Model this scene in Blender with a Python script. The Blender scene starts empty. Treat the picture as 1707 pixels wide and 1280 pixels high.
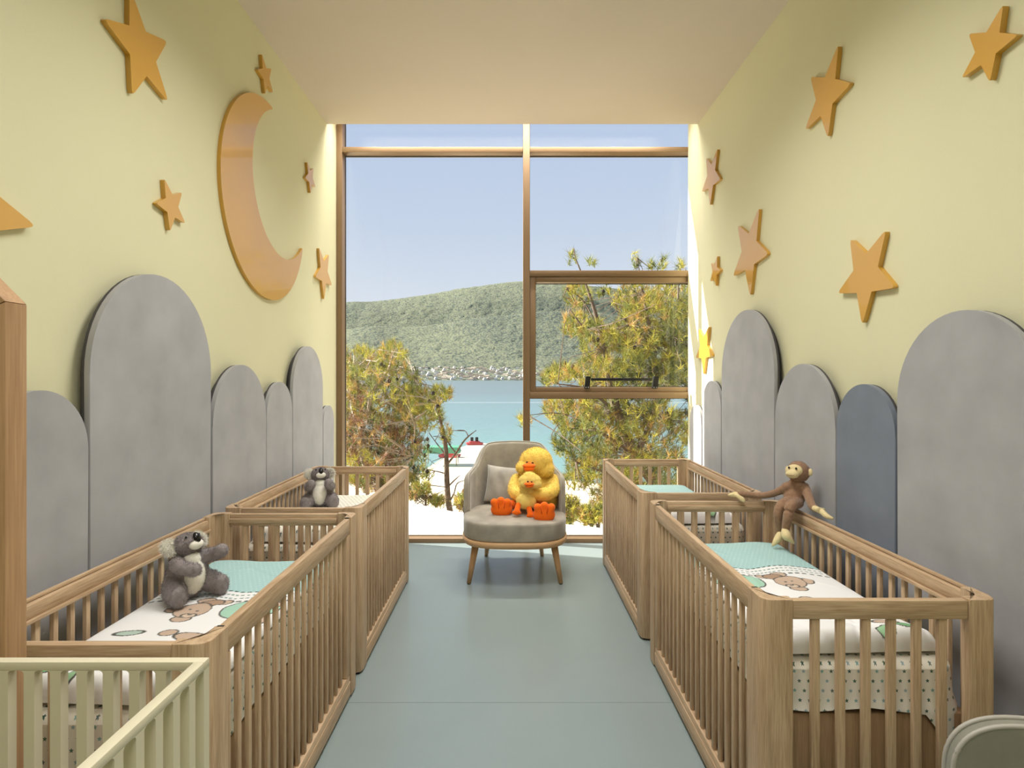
import bpy, bmesh, math, random
import numpy as np
from mathutils import Vector, Matrix

random.seed(7)
rng = np.random.default_rng(7)
scene = bpy.context.scene
C = scene.collection
PI = math.pi
R = math.radians

# ------------------------------------------------------------------ camera, light, exposure
F, CX, CY, EYE = 970.0, 850.0, 630.0, 1.5      # focal length and vanishing point in photo pixels, eye height


def at(px, py, Y):
    """point seen at photo pixel px, py at distance Y from the camera"""
    return Vector(((px - CX) * Y / F, Y, EYE + (CY - py) * Y / F))


cam = bpy.data.cameras.new('camera')
cam_o = bpy.data.objects.new('camera', cam)
C.objects.link(cam_o)
cam_o.location = (0, 0, EYE)
cam_o.rotation_euler = (PI / 2, 0, 0)
cam.sensor_width = 36
cam.lens = F / 1707 * 36
cam.shift_x = (853.5 - CX) / 1707
cam.shift_y = -(640 - CY) / 1707
cam.clip_start = 0.02
cam.clip_end = 20000
scene.camera = cam_o
scene.view_settings.view_transform = 'Standard'
scene.view_settings.look = 'None'
scene.view_settings.gamma = 1
scene.view_settings.use_curve_mapping = False
scene.view_settings.exposure = 0.0


def lin(c):
    return tuple(((v / 255) / 12.92 if v / 255 <= 0.04045 else ((v / 255 + 0.055) / 1.055) ** 2.4) for v in c)


# sky: pale at the horizon, blue above, the same all round
world = bpy.data.worlds.new('sky')
scene.world = world
world.use_nodes = True
wn = world.node_tree
wn.nodes.clear()
w_out = wn.nodes.new('ShaderNodeOutputWorld')
w_bg = wn.nodes.new('ShaderNodeBackground')
w_tc = wn.nodes.new('ShaderNodeTexCoord')
w_sep = wn.nodes.new('ShaderNodeSeparateXYZ')
w_r = wn.nodes.new('ShaderNodeValToRGB')
wn.links.new(w_tc.outputs['Generated'], w_sep.inputs[0])
wn.links.new(w_sep.outputs['Z'], w_r.inputs[0])
wn.links.new(w_r.outputs[0], w_bg.inputs[0])
wn.links.new(w_bg.outputs[0], w_out.inputs[0])
els = w_r.color_ramp.elements
els[0].position = 0.06
els[0].color = (*lin((232, 238, 246)), 1)
els[1].position = 1.0
els[1].color = (*lin((150, 182, 228)), 1)
e = els.new(0.24)
e.color = (*lin((204, 218, 238)), 1)
e = els.new(0.42)
e.color = (*lin((186, 205, 234)), 1)
w_bg.inputs[1].default_value = 1.0

sun = bpy.data.lights.new('sun', 'SUN')
sun_o = bpy.data.objects.new('sun', sun)
C.objects.link(sun_o)
sun.energy = 17
sun.angle = R(0.53)
sun.color = (1.0, 0.94, 0.84)
sun_o.rotation_euler = Vector((-1, 0.25, 0.60)).to_track_quat('Z', 'Y').to_euler()


def area(name, loc, target, sx, sy, power, col):
    l = bpy.data.lights.new(name, 'AREA')
    l.shape = 'RECTANGLE'
    l.size, l.size_y, l.energy, l.color = sx, sy, power, col
    o = bpy.data.objects.new(name, l)
    C.objects.link(o)
    o.location = loc
    o.rotation_euler = (Vector(target) - Vector(loc)).to_track_quat('-Z', 'Y').to_euler()
    return o


# added fill lamps below the ceiling, spread narrowed downwards, all out of view
for k, (yy, pw) in enumerate(((2.6, 44), (0.5, 27), (-1.4, 22))):
    a_ = area('added_ceiling_fill', (0.02, yy, 3.67), (0.02, yy + 0.001, 0), 0.9, 1.1, pw, (1.0, 0.97, 0.93))
    a_.data.spread = R(138)
a_ = area('added_pocket_fill', (0, 5.15, 3.92), (0, 4.75, 0), 2.9, 0.2, 46, (1.0, 0.96, 0.88))  # added fill, unseen in the ceiling pocket, brightens the window end
a_.data.spread = R(112)

# ------------------------------------------------------------------ materials


def new_mat(name):
    m = bpy.data.materials.new(name)
    m.use_nodes = True
    nt = m.node_tree
    return m, nt, nt.nodes['Principled BSDF']


def N(nt, t, **kw):
    n = nt.nodes.new(t)
    for k, v in kw.items():
        if k.startswith('i_'):
            n.inputs[k[2:].replace('_', ' ')].default_value = v
        else:
            setattr(n, k, v)
    return n


def plain(name, col, rough=0.6, var=0.06, scale=6, bump=0.0, bscale=200, spec=0.5, sheen=0.0, metal=0.0, coat=0.0):
    m, nt, b = new_mat(name)
    c = lin(col)
    tc = N(nt, 'ShaderNodeTexCoord')
    ns = N(nt, 'ShaderNodeTexNoise', i_Scale=scale, i_Detail=4.0)
    nt.links.new(tc.outputs['Object'], ns.inputs['Vector'])
    r = N(nt, 'ShaderNodeValToRGB')
    r.color_ramp.elements[0].position = 0.3
    r.color_ramp.elements[1].position = 0.7
    r.color_ramp.elements[0].color = (*[v * (1 - var) for v in c], 1)
    r.color_ramp.elements[1].color = (*[min(1, v * (1 + var)) for v in c], 1)
    nt.links.new(ns.outputs[0], r.inputs[0])
    nt.links.new(r.outputs[0], b.inputs['Base Color'])
    b.inputs['Roughness'].default_value = rough
    b.inputs['Specular IOR Level'].default_value = spec
    b.inputs['Metallic'].default_value = metal
    b.inputs['Sheen Weight'].default_value = sheen
    b.inputs['Sheen Roughness'].default_value = 0.4
    b.inputs['Coat Weight'].default_value = coat
    if bump:
        n2 = N(nt, 'ShaderNodeTexNoise', i_Scale=bscale, i_Detail=3.0)
        nt.links.new(tc.outputs['Object'], n2.inputs['Vector'])
        bp = N(nt, 'ShaderNodeBump', i_Strength=bump, i_Distance=0.002)
        nt.links.new(n2.outputs[0], bp.inputs['Height'])
        nt.links.new(bp.outputs[0], b.inputs['Normal'])
    return m


def wood(name, axis, c1=(206, 179, 147), c2=(160, 131, 100), dens=1.35):
    m, nt, b = new_mat(name)
    tc = N(nt, 'ShaderNodeTexCoord')
    oi = N(nt, 'ShaderNodeObjectInfo')
    off = N(nt, 'ShaderNodeMath', operation='MULTIPLY')
    off.inputs[1].default_value = 7.0
    nt.links.new(oi.outputs['Random'], off.inputs[0])
    add = N(nt, 'ShaderNodeVectorMath', operation='ADD')
    nt.links.new(tc.outputs['Object'], add.inputs[0])
    nt.links.new(off.outputs[0], add.inputs[1])
    mp = N(nt, 'ShaderNodeMapping')
    s = [26 * dens] * 3
    s[axis] = 1.6 * dens
    mp.inputs['Scale'].default_value = s
    nt.links.new(add.outputs[0], mp.inputs[0])
    n1 = N(nt, 'ShaderNodeTexNoise', i_Scale=1.0, i_Detail=6.0, i_Roughness=0.6, i_Distortion=0.6)
    nt.links.new(mp.outputs[0], n1.inputs['Vector'])
    mp2 = N(nt, 'ShaderNodeMapping')
    s = [260 * dens] * 3
    s[axis] = 9 * dens
    mp2.inputs['Scale'].default_value = s
    nt.links.new(add.outputs[0], mp2.inputs[0])
    n2 = N(nt, 'ShaderNodeTexNoise', i_Scale=1.0, i_Detail=3.0)
    nt.links.new(mp2.outputs[0], n2.inputs['Vector'])
    mx = N(nt, 'ShaderNodeMix', data_type='FLOAT')
    mx.inputs[0].default_value = 0.45
    nt.links.new(n1.outputs[0], mx.inputs[2])
    nt.links.new(n2.outputs[0], mx.inputs[3])
    r = N(nt, 'ShaderNodeValToRGB')
    r.color_ramp.elements[0].position = 0.34
    r.color_ramp.elements[1].position = 0.62
    r.color_ramp.elements[0].color = (*lin(c2), 1)
    r.color_ramp.elements[1].color = (*lin(c1), 1)
    nt.links.new(mx.outputs[0], r.inputs[0])
    nt.links.new(r.outputs[0], b.inputs['Base Color'])
    b.inputs['Roughness'].default_value = 0.5
    b.inputs['Specular IOR Level'].default_value = 0.35
    bp = N(nt, 'ShaderNodeBump', i_Strength=0.25, i_Distance=0.0006)
    nt.links.new(n2.outputs[0], bp.inputs['Height'])
    nt.links.new(bp.outputs[0], b.inputs['Normal'])
    return m


def attr_mat(name, rough=0.8, sheen=0.0, bump=0.0, bscale=300, trans=0.0, attr='Col'):
    m, nt, b = new_mat(name)
    a = N(nt, 'ShaderNodeAttribute', attribute_name=attr)
    nt.links.new(a.outputs['Color'], b.inputs['Base Color'])
    b.inputs['Roughness'].default_value = rough
    b.inputs['Specular IOR Level'].default_value = 0.2
    b.inputs['Sheen Weight'].default_value = sheen
    if bump:
        tc = N(nt, 'ShaderNodeTexCoord')
        n2 = N(nt, 'ShaderNodeTexNoise', i_Scale=bscale, i_Detail=3.0)
        nt.links.new(tc.outputs['Object'], n2.inputs['Vector'])
        bp = N(nt, 'ShaderNodeBump', i_Strength=bump, i_Distance=0.002)
        nt.links.new(n2.outputs[0], bp.inputs['Height'])
        nt.links.new(bp.outputs[0], b.inputs['Normal'])
    if trans:
        tr = N(nt, 'ShaderNodeBsdfTranslucent')
        nt.links.new(a.outputs['Color'], tr.inputs[0])
        ms = N(nt, 'ShaderNodeMixShader')
        ms.inputs[0].default_value = trans
        nt.links.new(b.outputs[0], ms.inputs[1])
        nt.links.new(tr.outputs[0], ms.inputs[2])
        nt.links.new(ms.outputs[0], nt.nodes['Material Output'].inputs[0])
    return m


def star_cloth(name):
    """pale cloth printed with small green, teal and grey stars, laid out on the UV map in metres"""
    m, nt, b = new_mat(name)
    L = nt.links.new
    uv = N(nt, 'ShaderNodeUVMap')
    sep = N(nt, 'ShaderNodeSeparateXYZ')
    L(uv.outputs[0], sep.inputs[0])

    def M(op, a, b_=None, c_=None):
        n = N(nt, 'ShaderNodeMath', operation=op)
        for i, v in enumerate((a, b_, c_)):
            if v is None:
                continue
            if isinstance(v, (int, float)):
                n.inputs[i].default_value = v
            else:
                L(v, n.inputs[i])
        return n.outputs[0]
    s = 0.028
    v = M('DIVIDE', sep.outputs[1], s)
    row = M('FLOOR', v)
    odd = M('MULTIPLY', M('MODULO', M('ABSOLUTE', row), 2.0), 0.5)
    u = M('ADD', M('DIVIDE', sep.outputs[0], s), odd)
    col = M('FLOOR', u)
    comb = N(nt, 'ShaderNodeCombineXYZ')
    L(col, comb.inputs[0])
    L(row, comb.inputs[1])
    wnz = N(nt, 'ShaderNodeTexWhiteNoise', noise_dimensions='2D')
    L(comb.outputs[0], wnz.inputs['Vector'])
    x = M('SUBTRACT', M('SUBTRACT', u, col), 0.5)
    y = M('SUBTRACT', M('SUBTRACT', v, row), 0.5)
    r = M('SQRT', M('ADD', M('MULTIPLY', x, x), M('MULTIPLY', y, y)))
    a = M('ARCTAN2', x, y)
    t = M('ADD', M('MULTIPLY', a, 5 / (2 * PI)), 10.5)
    k = M('ABSOLUTE', M('SUBTRACT', M('FRACT', t), 0.5))            # 0 on a tip, .5 between two
    edge = M('SUBTRACT', 0.215, M('MULTIPLY', k, 0.25))
    inside = M('LESS_THAN', r, edge)
    ramp = N(nt, 'ShaderNodeValToRGB')
    ramp.color_ramp.interpolation = 'CONSTANT'
    cs = [(86, 112, 96), (130, 170, 166), (104, 122, 118), (150, 172, 180), (70, 100, 88)]
    ramp.color_ramp.elements[0].color = (*lin(cs[0]), 1)
    ramp.color_ramp.elements[1].position = 0.2
    ramp.color_ramp.elements[1].color = (*lin(cs[1]), 1)
    for i in (2, 3, 4):
        q = ramp.color_ramp.elements.new(i * 0.2)
        q.color = (*lin(cs[i]), 1)
    L(wnz.outputs[0], ramp.inputs[0])
    mix = N(nt, 'ShaderNodeMix', data_type='RGBA')
    L(inside, mix.inputs[0])
    mix.inputs[6].default_value = (*lin((232, 228, 216)), 1)
    L(ramp.outputs[0], mix.inputs[7])
    L(mix.outputs[2], b.inputs['Base Color'])
    b.inputs['Roughness'].default_value = 0.85
    b.inputs['Specular IOR Level'].default_value = 0.15
    return m


M_wall = plain('wall_paint', (221, 218, 183), 0.7, 0.012, 2, 0.15, 90, 0.3)
M_ceil = plain('ceiling_paint', (216, 205, 192), 0.85, 0.01, 2, spec=0.1)
M_floor = plain('vinyl_floor', (138, 151, 151), 0.28, 0.02, 3, 0.06, 60, 0.45)
M_seam = plain('seam_filler', (112, 124, 122), 0.5)
M_star = plain('ochre_lacquer', (212, 160, 54), 0.28, 0.02, 3, spec=0.7, coat=0.45)
M_woodx = wood('oak_grain_across', 0)
M_woody = wood('oak_grain_along', 1)
M_woodz = wood('oak_grain_upright', 2)
M_box = wood('oak_base_board', 2, (176, 146, 112), (144, 114, 82))
M_house = wood('oak_house_frame', 2, (190, 154, 116), (160, 124, 90), 0.7)
M_cream = plain('cream_lacquer', (217, 210, 184), 0.4, 0.02, 3, spec=0.4)
M_velvet = plain('grey_velvet', (166, 166, 169), 0.85, 0.10, 5, 0.3, 700, 0.2, sheen=0.35)
M_slate = plain('slate_velvet', (118, 126, 140), 0.85, 0.10, 5, 0.3, 700, 0.2, sheen=0.35)
M_backing = plain('dark_panel_edge', (70, 68, 70), 0.8)
M_frame = plain('bronze_window_metal', (142, 116, 88), 0.4, 0.03, 3, spec=0.5, metal=0.15)
M_gasket = plain('black_gasket', (40, 34, 30), 0.6)
M_black = plain('black_metal', (22, 22, 22), 0.4)
M_chairv = plain('taupe_velvet', (160, 154, 142), 0.75, 0.20, 9, 0.3, 500, 0.3, sheen=0.5)
M_cush = plain('grey_cushion_velvet', (176, 172, 164), 0.7, 0.14, 12, 0.3, 500, 0.3, sheen=0.5)
M_pipe = plain('piping_cord', (176, 172, 164), 0.5, spec=0.5)
M_green_v = plain('grey_green_velvet', (136, 136, 124), 0.8, 0.10, 9, 0.3, 500, 0.2, sheen=0.4)
M_beech = wood('beech_chair_wood', 0, (214, 176, 134), (190, 150, 108), 0.7)
M_beechz = wood('beech_leg_wood', 2, (206, 166, 122), (182, 140, 98), 0.7)
M_sheet = star_cloth('star_print_cotton')
M_quilt = attr_mat('printed_quilt', 0.85, 0.1, 0.12, 900)
M_kfur = plain('koala_grey_plush', (148, 140, 141), 0.95, 0.16, 60, 0.5, 500, 0.1, sheen=0.3)
M_kwhite = plain('cream_plush', (240, 237, 226), 0.95, 0.05, 60, 0.5, 500, 0.1, sheen=0.3)
M_mfur = plain('brown_plush', (158, 126, 102), 0.95, 0.12, 90, 0.6, 600, 0.1, sheen=0.3)
M_mskin = plain('cream_felt', (226, 208, 160), 0.9, 0.06, 60, 0.2, 500, 0.1, sheen=0.2)
M_yellow = plain('yellow_plush', (255, 218, 112), 0.95, 0.08, 40, 0.5, 400, 0.1, sheen=0.3)
M_yellow2 = plain('pale_yellow_plush', (255, 228, 136), 0.95, 0.06, 40, 0.5, 400, 0.1, sheen=0.3)
M_orange = plain('orange_plush', (246, 112, 32), 0.85, 0.05, 40, 0.2, 400, 0.1, sheen=0.3)
M_eye = plain('black_plastic_eye', (12, 10, 10), 0.15)
M_terrace = plain('pale_terrace_stone', (240, 232, 216), 0.7, 0.05, 1.5, 0.1, 30)
M_sand = plain('beach_sand', (236, 220, 188), 0.9, 0.08, 0.4)
M_bark = plain('pine_bark', (104, 88, 76), 0.9, 0.3, 20, 0.6, 60)
M_barkl = plain('pale_dead_branch', (176, 160, 142), 0.9, 0.2, 20, 0.6, 60)
M_cone = plain('dark_pine_cone', (44, 34, 32), 0.8)
M_needle = attr_mat('pine_needles', 0.6, trans=0.25)
M_shutter = plain('exterior_render', (226, 222, 214), 0.8)

# thin clear pane: reflects by angle, lets the rest straight through
M_glass = bpy.data.materials.new('window_glass')
M_glass.use_nodes = True
g = M_glass.node_tree
g.nodes.clear()
go = N(g, 'ShaderNodeOutputMaterial')
gm = N(g, 'ShaderNodeMixShader')
gt = N(g, 'ShaderNodeBsdfTransparent')
gt.inputs[0].default_value = (0.97, 0.98, 0.98, 1)
gg = N(g, 'ShaderNodeBsdfGlossy')
gg.inputs['Roughness'].default_value = 0.0
gf = N(g, 'ShaderNodeFresnel', i_IOR=1.5)
g.links.new(gf.outputs[0], gm.inputs[0])
g.links.new(gt.outputs[0], gm.inputs[1])
g.links.new(gg.outputs[0], gm.inputs[2])
g.links.new(gm.outputs[0], go.inputs[0])

# sea: turquoise over the sandy shallows, blue beyond
M_sea, nt, b = new_mat('sea_water')
tc = N(nt, 'ShaderNodeTexCoord')
sp = N(nt, 'ShaderNodeSeparateXYZ')
nt.links.new(tc.outputs['Object'], sp.inputs[0])
mr = N(nt, 'ShaderNodeMapRange')
mr.inputs[1].default_value = 50
mr.inputs[2].default_value = 420
nt.links.new(sp.outputs[1], mr.inputs[0])
rp = N(nt, 'ShaderNodeValToRGB')
rp.color_ramp.elements[0].color = (0.17, 0.30, 0.28, 1)
rp.color_ramp.elements[1].color = (0.125, 0.175, 0.195, 1)
q = rp.color_ramp.elements.new(0.25)
q.color = (0.14, 0.235, 0.25, 1)
nt.links.new(mr.outputs[0], rp.inputs[0])
nt.links.new(rp.outputs[0], b.inputs['Base Color'])
b.inputs['Roughness'].default_value = 0.3
b.inputs['Specular IOR Level'].default_value = 0.4
mp = N(nt, 'ShaderNodeMapping')
mp.inputs['Scale'].default_value = (0.25, 0.7, 1)
nt.links.new(tc.outputs['Object'], mp.inputs[0])
ns = N(nt, 'ShaderNodeTexNoise', i_Scale=1.0, i_Detail=6.0)
nt.links.new(mp.outputs[0], ns.inputs['Vector'])
bp = N(nt, 'ShaderNodeBump', i_Strength=0.6, i_Distance=0.4)
nt.links.new(ns.outputs[0], bp.inputs['Height'])
nt.links.new(bp.outputs[0], b.inputs['Normal'])

# wooded hillside; haze lightens the colour itself, shade between crowns painted in
M_hill, nt, b = new_mat('pine_forest_canopy')
tc = N(nt, 'ShaderNodeTexCoord')
n1 = N(nt, 'ShaderNodeTexVoronoi', i_Scale=0.095)
n1.inputs['Randomness'].default_value = 1.0
n2 = N(nt, 'ShaderNodeTexNoise', i_Scale=0.0022, i_Detail=3.0)
nt.links.new(tc.outputs['Object'], n1.inputs['Vector'])
nt.links.new(tc.outputs['Object'], n2.inputs['Vector'])
mx = N(nt, 'ShaderNodeMix', data_type='FLOAT')
mx.inputs[0].default_value = 0.4
inv = N(nt, 'ShaderNodeMath', operation='SUBTRACT')
inv.inputs[0].default_value = 0.95
nt.links.new(n1.outputs['Distance'], inv.inputs[1])
nt.links.new(inv.outputs[0], mx.inputs[2])
nt.links.new(n2.outputs[0], mx.inputs[3])
rp = N(nt, 'ShaderNodeValToRGB')
rp.color_ramp.elements[0].position = 0.30
rp.color_ramp.elements[1].position = 0.68
rp.color_ramp.elements[0].color = (0.098, 0.115, 0.10, 1)
rp.color_ramp.elements[1].color = (0.245, 0.255, 0.16, 1)
nt.links.new(mx.outputs[0], rp.inputs[0])
nt.links.new(rp.outputs[0], b.inputs['Base Color'])
b.inputs['Roughness'].default_value = 1.0
b.inputs['Specular IOR Level'].default_value = 0.0

# ------------------------------------------------------------------ mesh helpers


def mesh_from(name, v, f, smooth=False):
    me = bpy.data.meshes.new(name)
    me.from_pydata([tuple(p) for p in v], [], f)
    me.update()
    if smooth:
        me.polygons.foreach_set('use_smooth', [True] * len(me.polygons))
    return me


def obj(name, me, mat, parent=None, loc=None, **props):
    o = bpy.data.objects.new(name, me)
    C.objects.link(o)
    if mat is not None and not me.materials:
        me.materials.append(mat)
    if parent is not None:
        o.parent = parent
    if loc is not None:
        o.location = loc
    for k, v in props.items():
        o[k] = v
    return o


def thing(name, label, cat, loc=(0, 0, 0), rz=0.0, group=None):
    o = bpy.data.objects.new(name, None)
    o.empty_display_size = 0.1
    C.objects.link(o)
    o.location = loc
    o.rotation_euler = (0, 0, rz)
    tag(o, label, cat, group)
    return o


def tag(o, label, cat, group=None):
    o['label'] = label
    o['category'] = cat
    if group:
        o['group'] = group
    return o


def structure(name, me=None, mat=None, parent=None):
    if me is None:
        o = bpy.data.objects.new(name, None)
        C.objects.link(o)
    else:
        o = obj(name, me, mat, parent)
    if parent is None:
        o['kind'] = 'structure'
    return o


def bm_mesh(bm, name='m', smooth=False, angle=None):
    me = bpy.data.meshes.new(name)
    bmesh.ops.recalc_face_normals(bm, faces=bm.faces)
    bm.to_mesh(me)
    bm.free()
    if smooth:
        me.polygons.foreach_set('use_smooth', [True] * len(me.polygons))
        if angle is not None:
            me.set_sharp_from_angle(angle=R(angle))
    return me


def box(x0, x1, y0, y1, z0, z1, bev=0.0, seg=2):
    bm = bmesh.new()
    bmesh.ops.create_cube(bm, size=1)
    for v in bm.verts:
        v.co = Vector(((x0 + x1) / 2 + v.co.x * (x1 - x0), (y0 + y1) / 2 + v.co.y * (y1 - y0), (z0 + z1) / 2 + v.co.z * (z1 - z0)))
    if bev:
        bmesh.ops.bevel(bm, geom=list(bm.edges), offset=bev, segments=seg, affect='EDGES', profile=0.5)
    return bm_mesh(bm, 'box', bool(bev), 40)


def prism(poly, axis, a, b, bev=0.0, seg=2, smooth=False):
    """extrude a 2-D outline along axis between a and b"""
    def P(u, v, w):
        return {2: (u, v, w), 0: (w, u, v), 1: (u, w, v)}[axis]
    bm = bmesh.new()
    lo = [bm.verts.new(P(u, v, a)) for u, v in poly]
    hi = [bm.verts.new(P(u, v, b)) for u, v in poly]
    n = len(poly)
    f0 = bm.faces.new(lo)
    f1 = bm.faces.new(hi[::-1])
    for i in range(n):
        bm.faces.new((lo[i], hi[i], hi[(i + 1) % n], lo[(i + 1) % n]))
    if bev:
        ed = [e for e in bm.edges if (e in f0.edges[:] or e in f1.edges[:])]
        bmesh.ops.bevel(bm, geom=ed, offset=bev, segments=seg, affect='EDGES', profile=0.5)
    me = bm_mesh(bm, 'prism', smooth or bool(bev), 35)
    for p in me.polygons:
        if len(p.vertices) > 5:
            p.use_smooth = False
    return me


def round_poly(pts, rad, seg=4):
    """round the corners of a closed outline; rad per corner or one value"""
    out = []
    n = len(pts)
    for i in range(n):
        p0, p, p1 = Vector(pts[i - 1]), Vector(pts[i]), Vector(pts[(i + 1) % n])
        r = rad[i] if isinstance(rad, (list, tuple)) else rad
        if r <= 0:
            out.append(tuple(p))
            continue
        a, b_ = (p0 - p), (p1 - p)
        la, lb = a.length, b_.length
        a.normalize()
        b_.normalize()
        half = a.angle(b_) / 2
        d = min(r / math.tan(half), la * 0.48, lb * 0.48)
        s, e_ = p + a * d, p + b_ * d
        for k in range(seg + 1):
            t = k / seg
            q_ = s * (1 - t) ** 2 + p * 2 * t * (1 - t) + e_ * t * t
            out.append((q_.x, q_.y))
    return out


def tube_data(pts, rads, n=8, v=None, f=None):
    v = [] if v is None else v
    f = [] if f is None else f
    pts = [Vector(p) for p in pts]
    base = len(v)
    up = Vector((0.31, 0.17, 0.94)).normalized()
    for i, p in enumerate(pts):
        d = (pts[min(i + 1, len(pts) - 1)] - pts[max(i - 1, 0)]).normalized()
        a = d.cross(up)
        if a.length < 1e-3:
            a = d.cross(Vector((1, 0, 0)))
        a.normalize()
        b_ = d.cross(a)
        r = rads[i] if isinstance(rads, (list, tuple)) else rads
        for k in range(n):
            t = 2 * PI * k / n
            v.append(p + (a * math.cos(t) + b_ * math.sin(t)) * r)
    for i in range(len(pts) - 1):
        for k in range(n):
            k2 = (k + 1) % n
            f.append((base + i * n + k, base + i * n + k2, base + (i + 1) * n + k2, base + (i + 1) * n + k))
    f.append(tuple(base + k for k in range(n))[::-1])
    f.append(tuple(base + (len(pts) - 1) * n + k for k in range(n)))
    return v, f


def tube(pts, rads, n=8, smooth=True):
    v, f = tube_data(pts, rads, n)
    return mesh_from('tube', v, f, smooth)


def smooth_path(pts, sub=6):
    """Catmull-Rom through points (each any dimension)"""
    P_ = [np.array(p, float) for p in pts]
    out = []
    for i in range(len(P_) - 1):
        p0, p1, p2, p3 = P_[max(i - 1, 0)], P_[i], P_[i + 1], P_[min(i + 2, len(P_) - 1)]
        for k in range(sub):
            t = k / sub
            out.append(0.5 * ((2 * p1) + (-p0 + p2) * t + (2 * p0 - 5 * p1 + 4 * p2 - p3) * t * t + (-p0 + 3 * p1 - 3 * p2 + p3) * t ** 3))
    out.append(P_[-1])
    return out


def copy_tree(o, parent=None):
    c = o.copy()
    C.objects.link(c)
    if parent is not None:
        c.parent = parent
    for ch in list(o.children):
        copy_tree(ch, c)
    return c


_dg = bpy.context.evaluated_depsgraph_get


def blob(prims, voxel, smooth=6, factor=0.5):
    """one continuous surface from overlapping ellipsoids ('e', centre, radii[, rotation]) and tapering limbs ('c', [(point, radius)...])"""
    bm = bmesh.new()
    for p in prims:
        if p[0] == 'e':
            c, r = Vector(p[1]), Vector(p[2])
            mt = Matrix.Translation(c)
            if len(p) > 3:
                mt = mt @ p[3].to_4x4()
            mt = mt @ Matrix.Diagonal((r.x, r.y, r.z, 1))
            bmesh.ops.create_uvsphere(bm, u_segments=20, v_segments=12, radius=1, matrix=mt)
        else:
            path = smooth_path([(*q_[0], q_[1]) for q_ in p[1]], 5)
            v, f = tube_data([q_[:3] for q_ in path], [float(q_[3]) for q_ in path], 12)
            vs = [bm.verts.new(q_) for q_ in v]
            for ff in f:
                bm.faces.new([vs[i] for i in ff])
            for q_ in (p[1][0], p[1][-1]):
                bmesh.ops.create_uvsphere(bm, u_segments=12, v_segments=8, radius=q_[1] * 1.0, matrix=Matrix.Translation(Vector(q_[0])))
    me = bm_mesh(bm, 'blob')
    o = bpy.data.objects.new('tmp', me)
    C.objects.link(o)
    md = o.modifiers.new('r', 'REMESH')
    md.mode = 'VOXEL'
    md.voxel_size = voxel
    if smooth:
        ms = o.modifiers.new('s', 'SMOOTH')
        ms.iterations = smooth
        ms.factor = factor
    out = bpy.data.meshes.new_from_object(o.evaluated_get(_dg()))
    bpy.data.objects.remove(o)
    bpy.data.meshes.remove(me)
    out.polygons.foreach_set('use_smooth', [True] * len(out.polygons))
    return out


def fur(name, me, n, length, width, mat, parent, droop=0.35):
    """short pile: thin blades standing on a plush surface"""
    me.calc_loop_triangles()
    nt_ = len(me.loop_triangles)
    tri = np.empty(nt_ * 3, np.int32)
    me.loop_triangles.foreach_get('vertices', tri)
    tri = tri.reshape(-1, 3)
    co = np.empty(len(me.vertices) * 3, np.float32)
    me.vertices.foreach_get('co', co)
    co = co.reshape(-1, 3)
    a, b_, c = co[tri[:, 0]], co[tri[:, 1]], co[tri[:, 2]]
    nr = np.cross(b_ - a, c - a)
    ar = np.linalg.norm(nr, axis=1) + 1e-12
    nr = nr / ar[:, None]
    pick = rng.choice(nt_, n, p=ar / ar.sum())
    u, w = rng.random(n), rng.random(n)
    sw = u + w > 1
    u[sw], w[sw] = 1 - u[sw], 1 - w[sw]
    p = a[pick] + (b_[pick] - a[pick]) * u[:, None] + (c[pick] - a[pick]) * w[:, None]
    nn = nr[pick]
    d = nn + rng.normal(0, 0.45, (n, 3)) + np.array([0, 0, -droop])
    d /= np.linalg.norm(d, axis=1)[:, None]
    s = np.cross(d, rng.normal(0, 1, (n, 3)))
    s /= np.linalg.norm(s, axis=1)[:, None] + 1e-9
    ln = (length * rng.uniform(0.6, 1.2, n))[:, None]
    p = p - nn * length * 0.15
    v = np.stack([p - s * width / 2, p + s * width / 2, p + d * ln], 1).reshape(-1, 3)
    m = mesh_from(name, v, np.arange(n * 3).reshape(-1, 3).tolist())
    return obj(name, m, mat, parent, kind='stuff')


# ------------------------------------------------------------------ the room
XL, XR, YW, YC, ZC, YB = -1.58, 1.62, 5.29, 5.02, 3.69, -3.2

floor = structure('floor', box(XL - 0.1, XR + 0.1, YB - 0.1, YW, -0.14, -0.003), M_seam)
ys = [YB, -0.02, 2.69, YW]
for i in range(3):
    obj('vinyl_sheet', box(XL, XR, ys[i] + 0.001, ys[i + 1] - 0.001, -0.003, 0.0), M_floor, floor)
structure('wall_left', box(XL - 0.15, XL, YB, YW, 0, 3.98), M_wall)
structure('wall_right', box(XR, XR + 0.15, YB, YW, 0, 3.98), M_wall)
structure('wall_back', box(XL, XR, YB - 0.1, YB, 0, 3.98), M_wall)
structure('ceiling', box(XL, XR, YB, YC, ZC, ZC + 0.25), M_ceil)
structure('trim_1', box(XL, XR, YC, YW + 0.16, 3.95, 4.1), M_ceil)
# outside face of the building around the window and the shallow eave above it
structure('trim_2', box(XL - 3.5, XL - 0.0, YW + 0.001, YW + 0.15, -0.3, 4.1), M_shutter)
structure('trim_3', box(1.75 + 0.06, XR + 4, YW + 0.001, YW + 0.15, -0.3, 4.1), M_shutter)
structure('trim_4', box(XL - 3.5, XR + 4, YW + 0.001, YW + 0.36, 4.1, 4.3), M_shutter)

# the glazed end wall
win = structure('window_1')
Y0, Y1, YG = YW + 0.002, YW + 0.14, YW + 0.115


def bar(name, x0, x1, z0, z1, y0=Y0, y1=Y1, bev=0.002):
    return obj(name, box(x0, x1, y0, y1, z0, z1, bev), M_frame, win)


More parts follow.
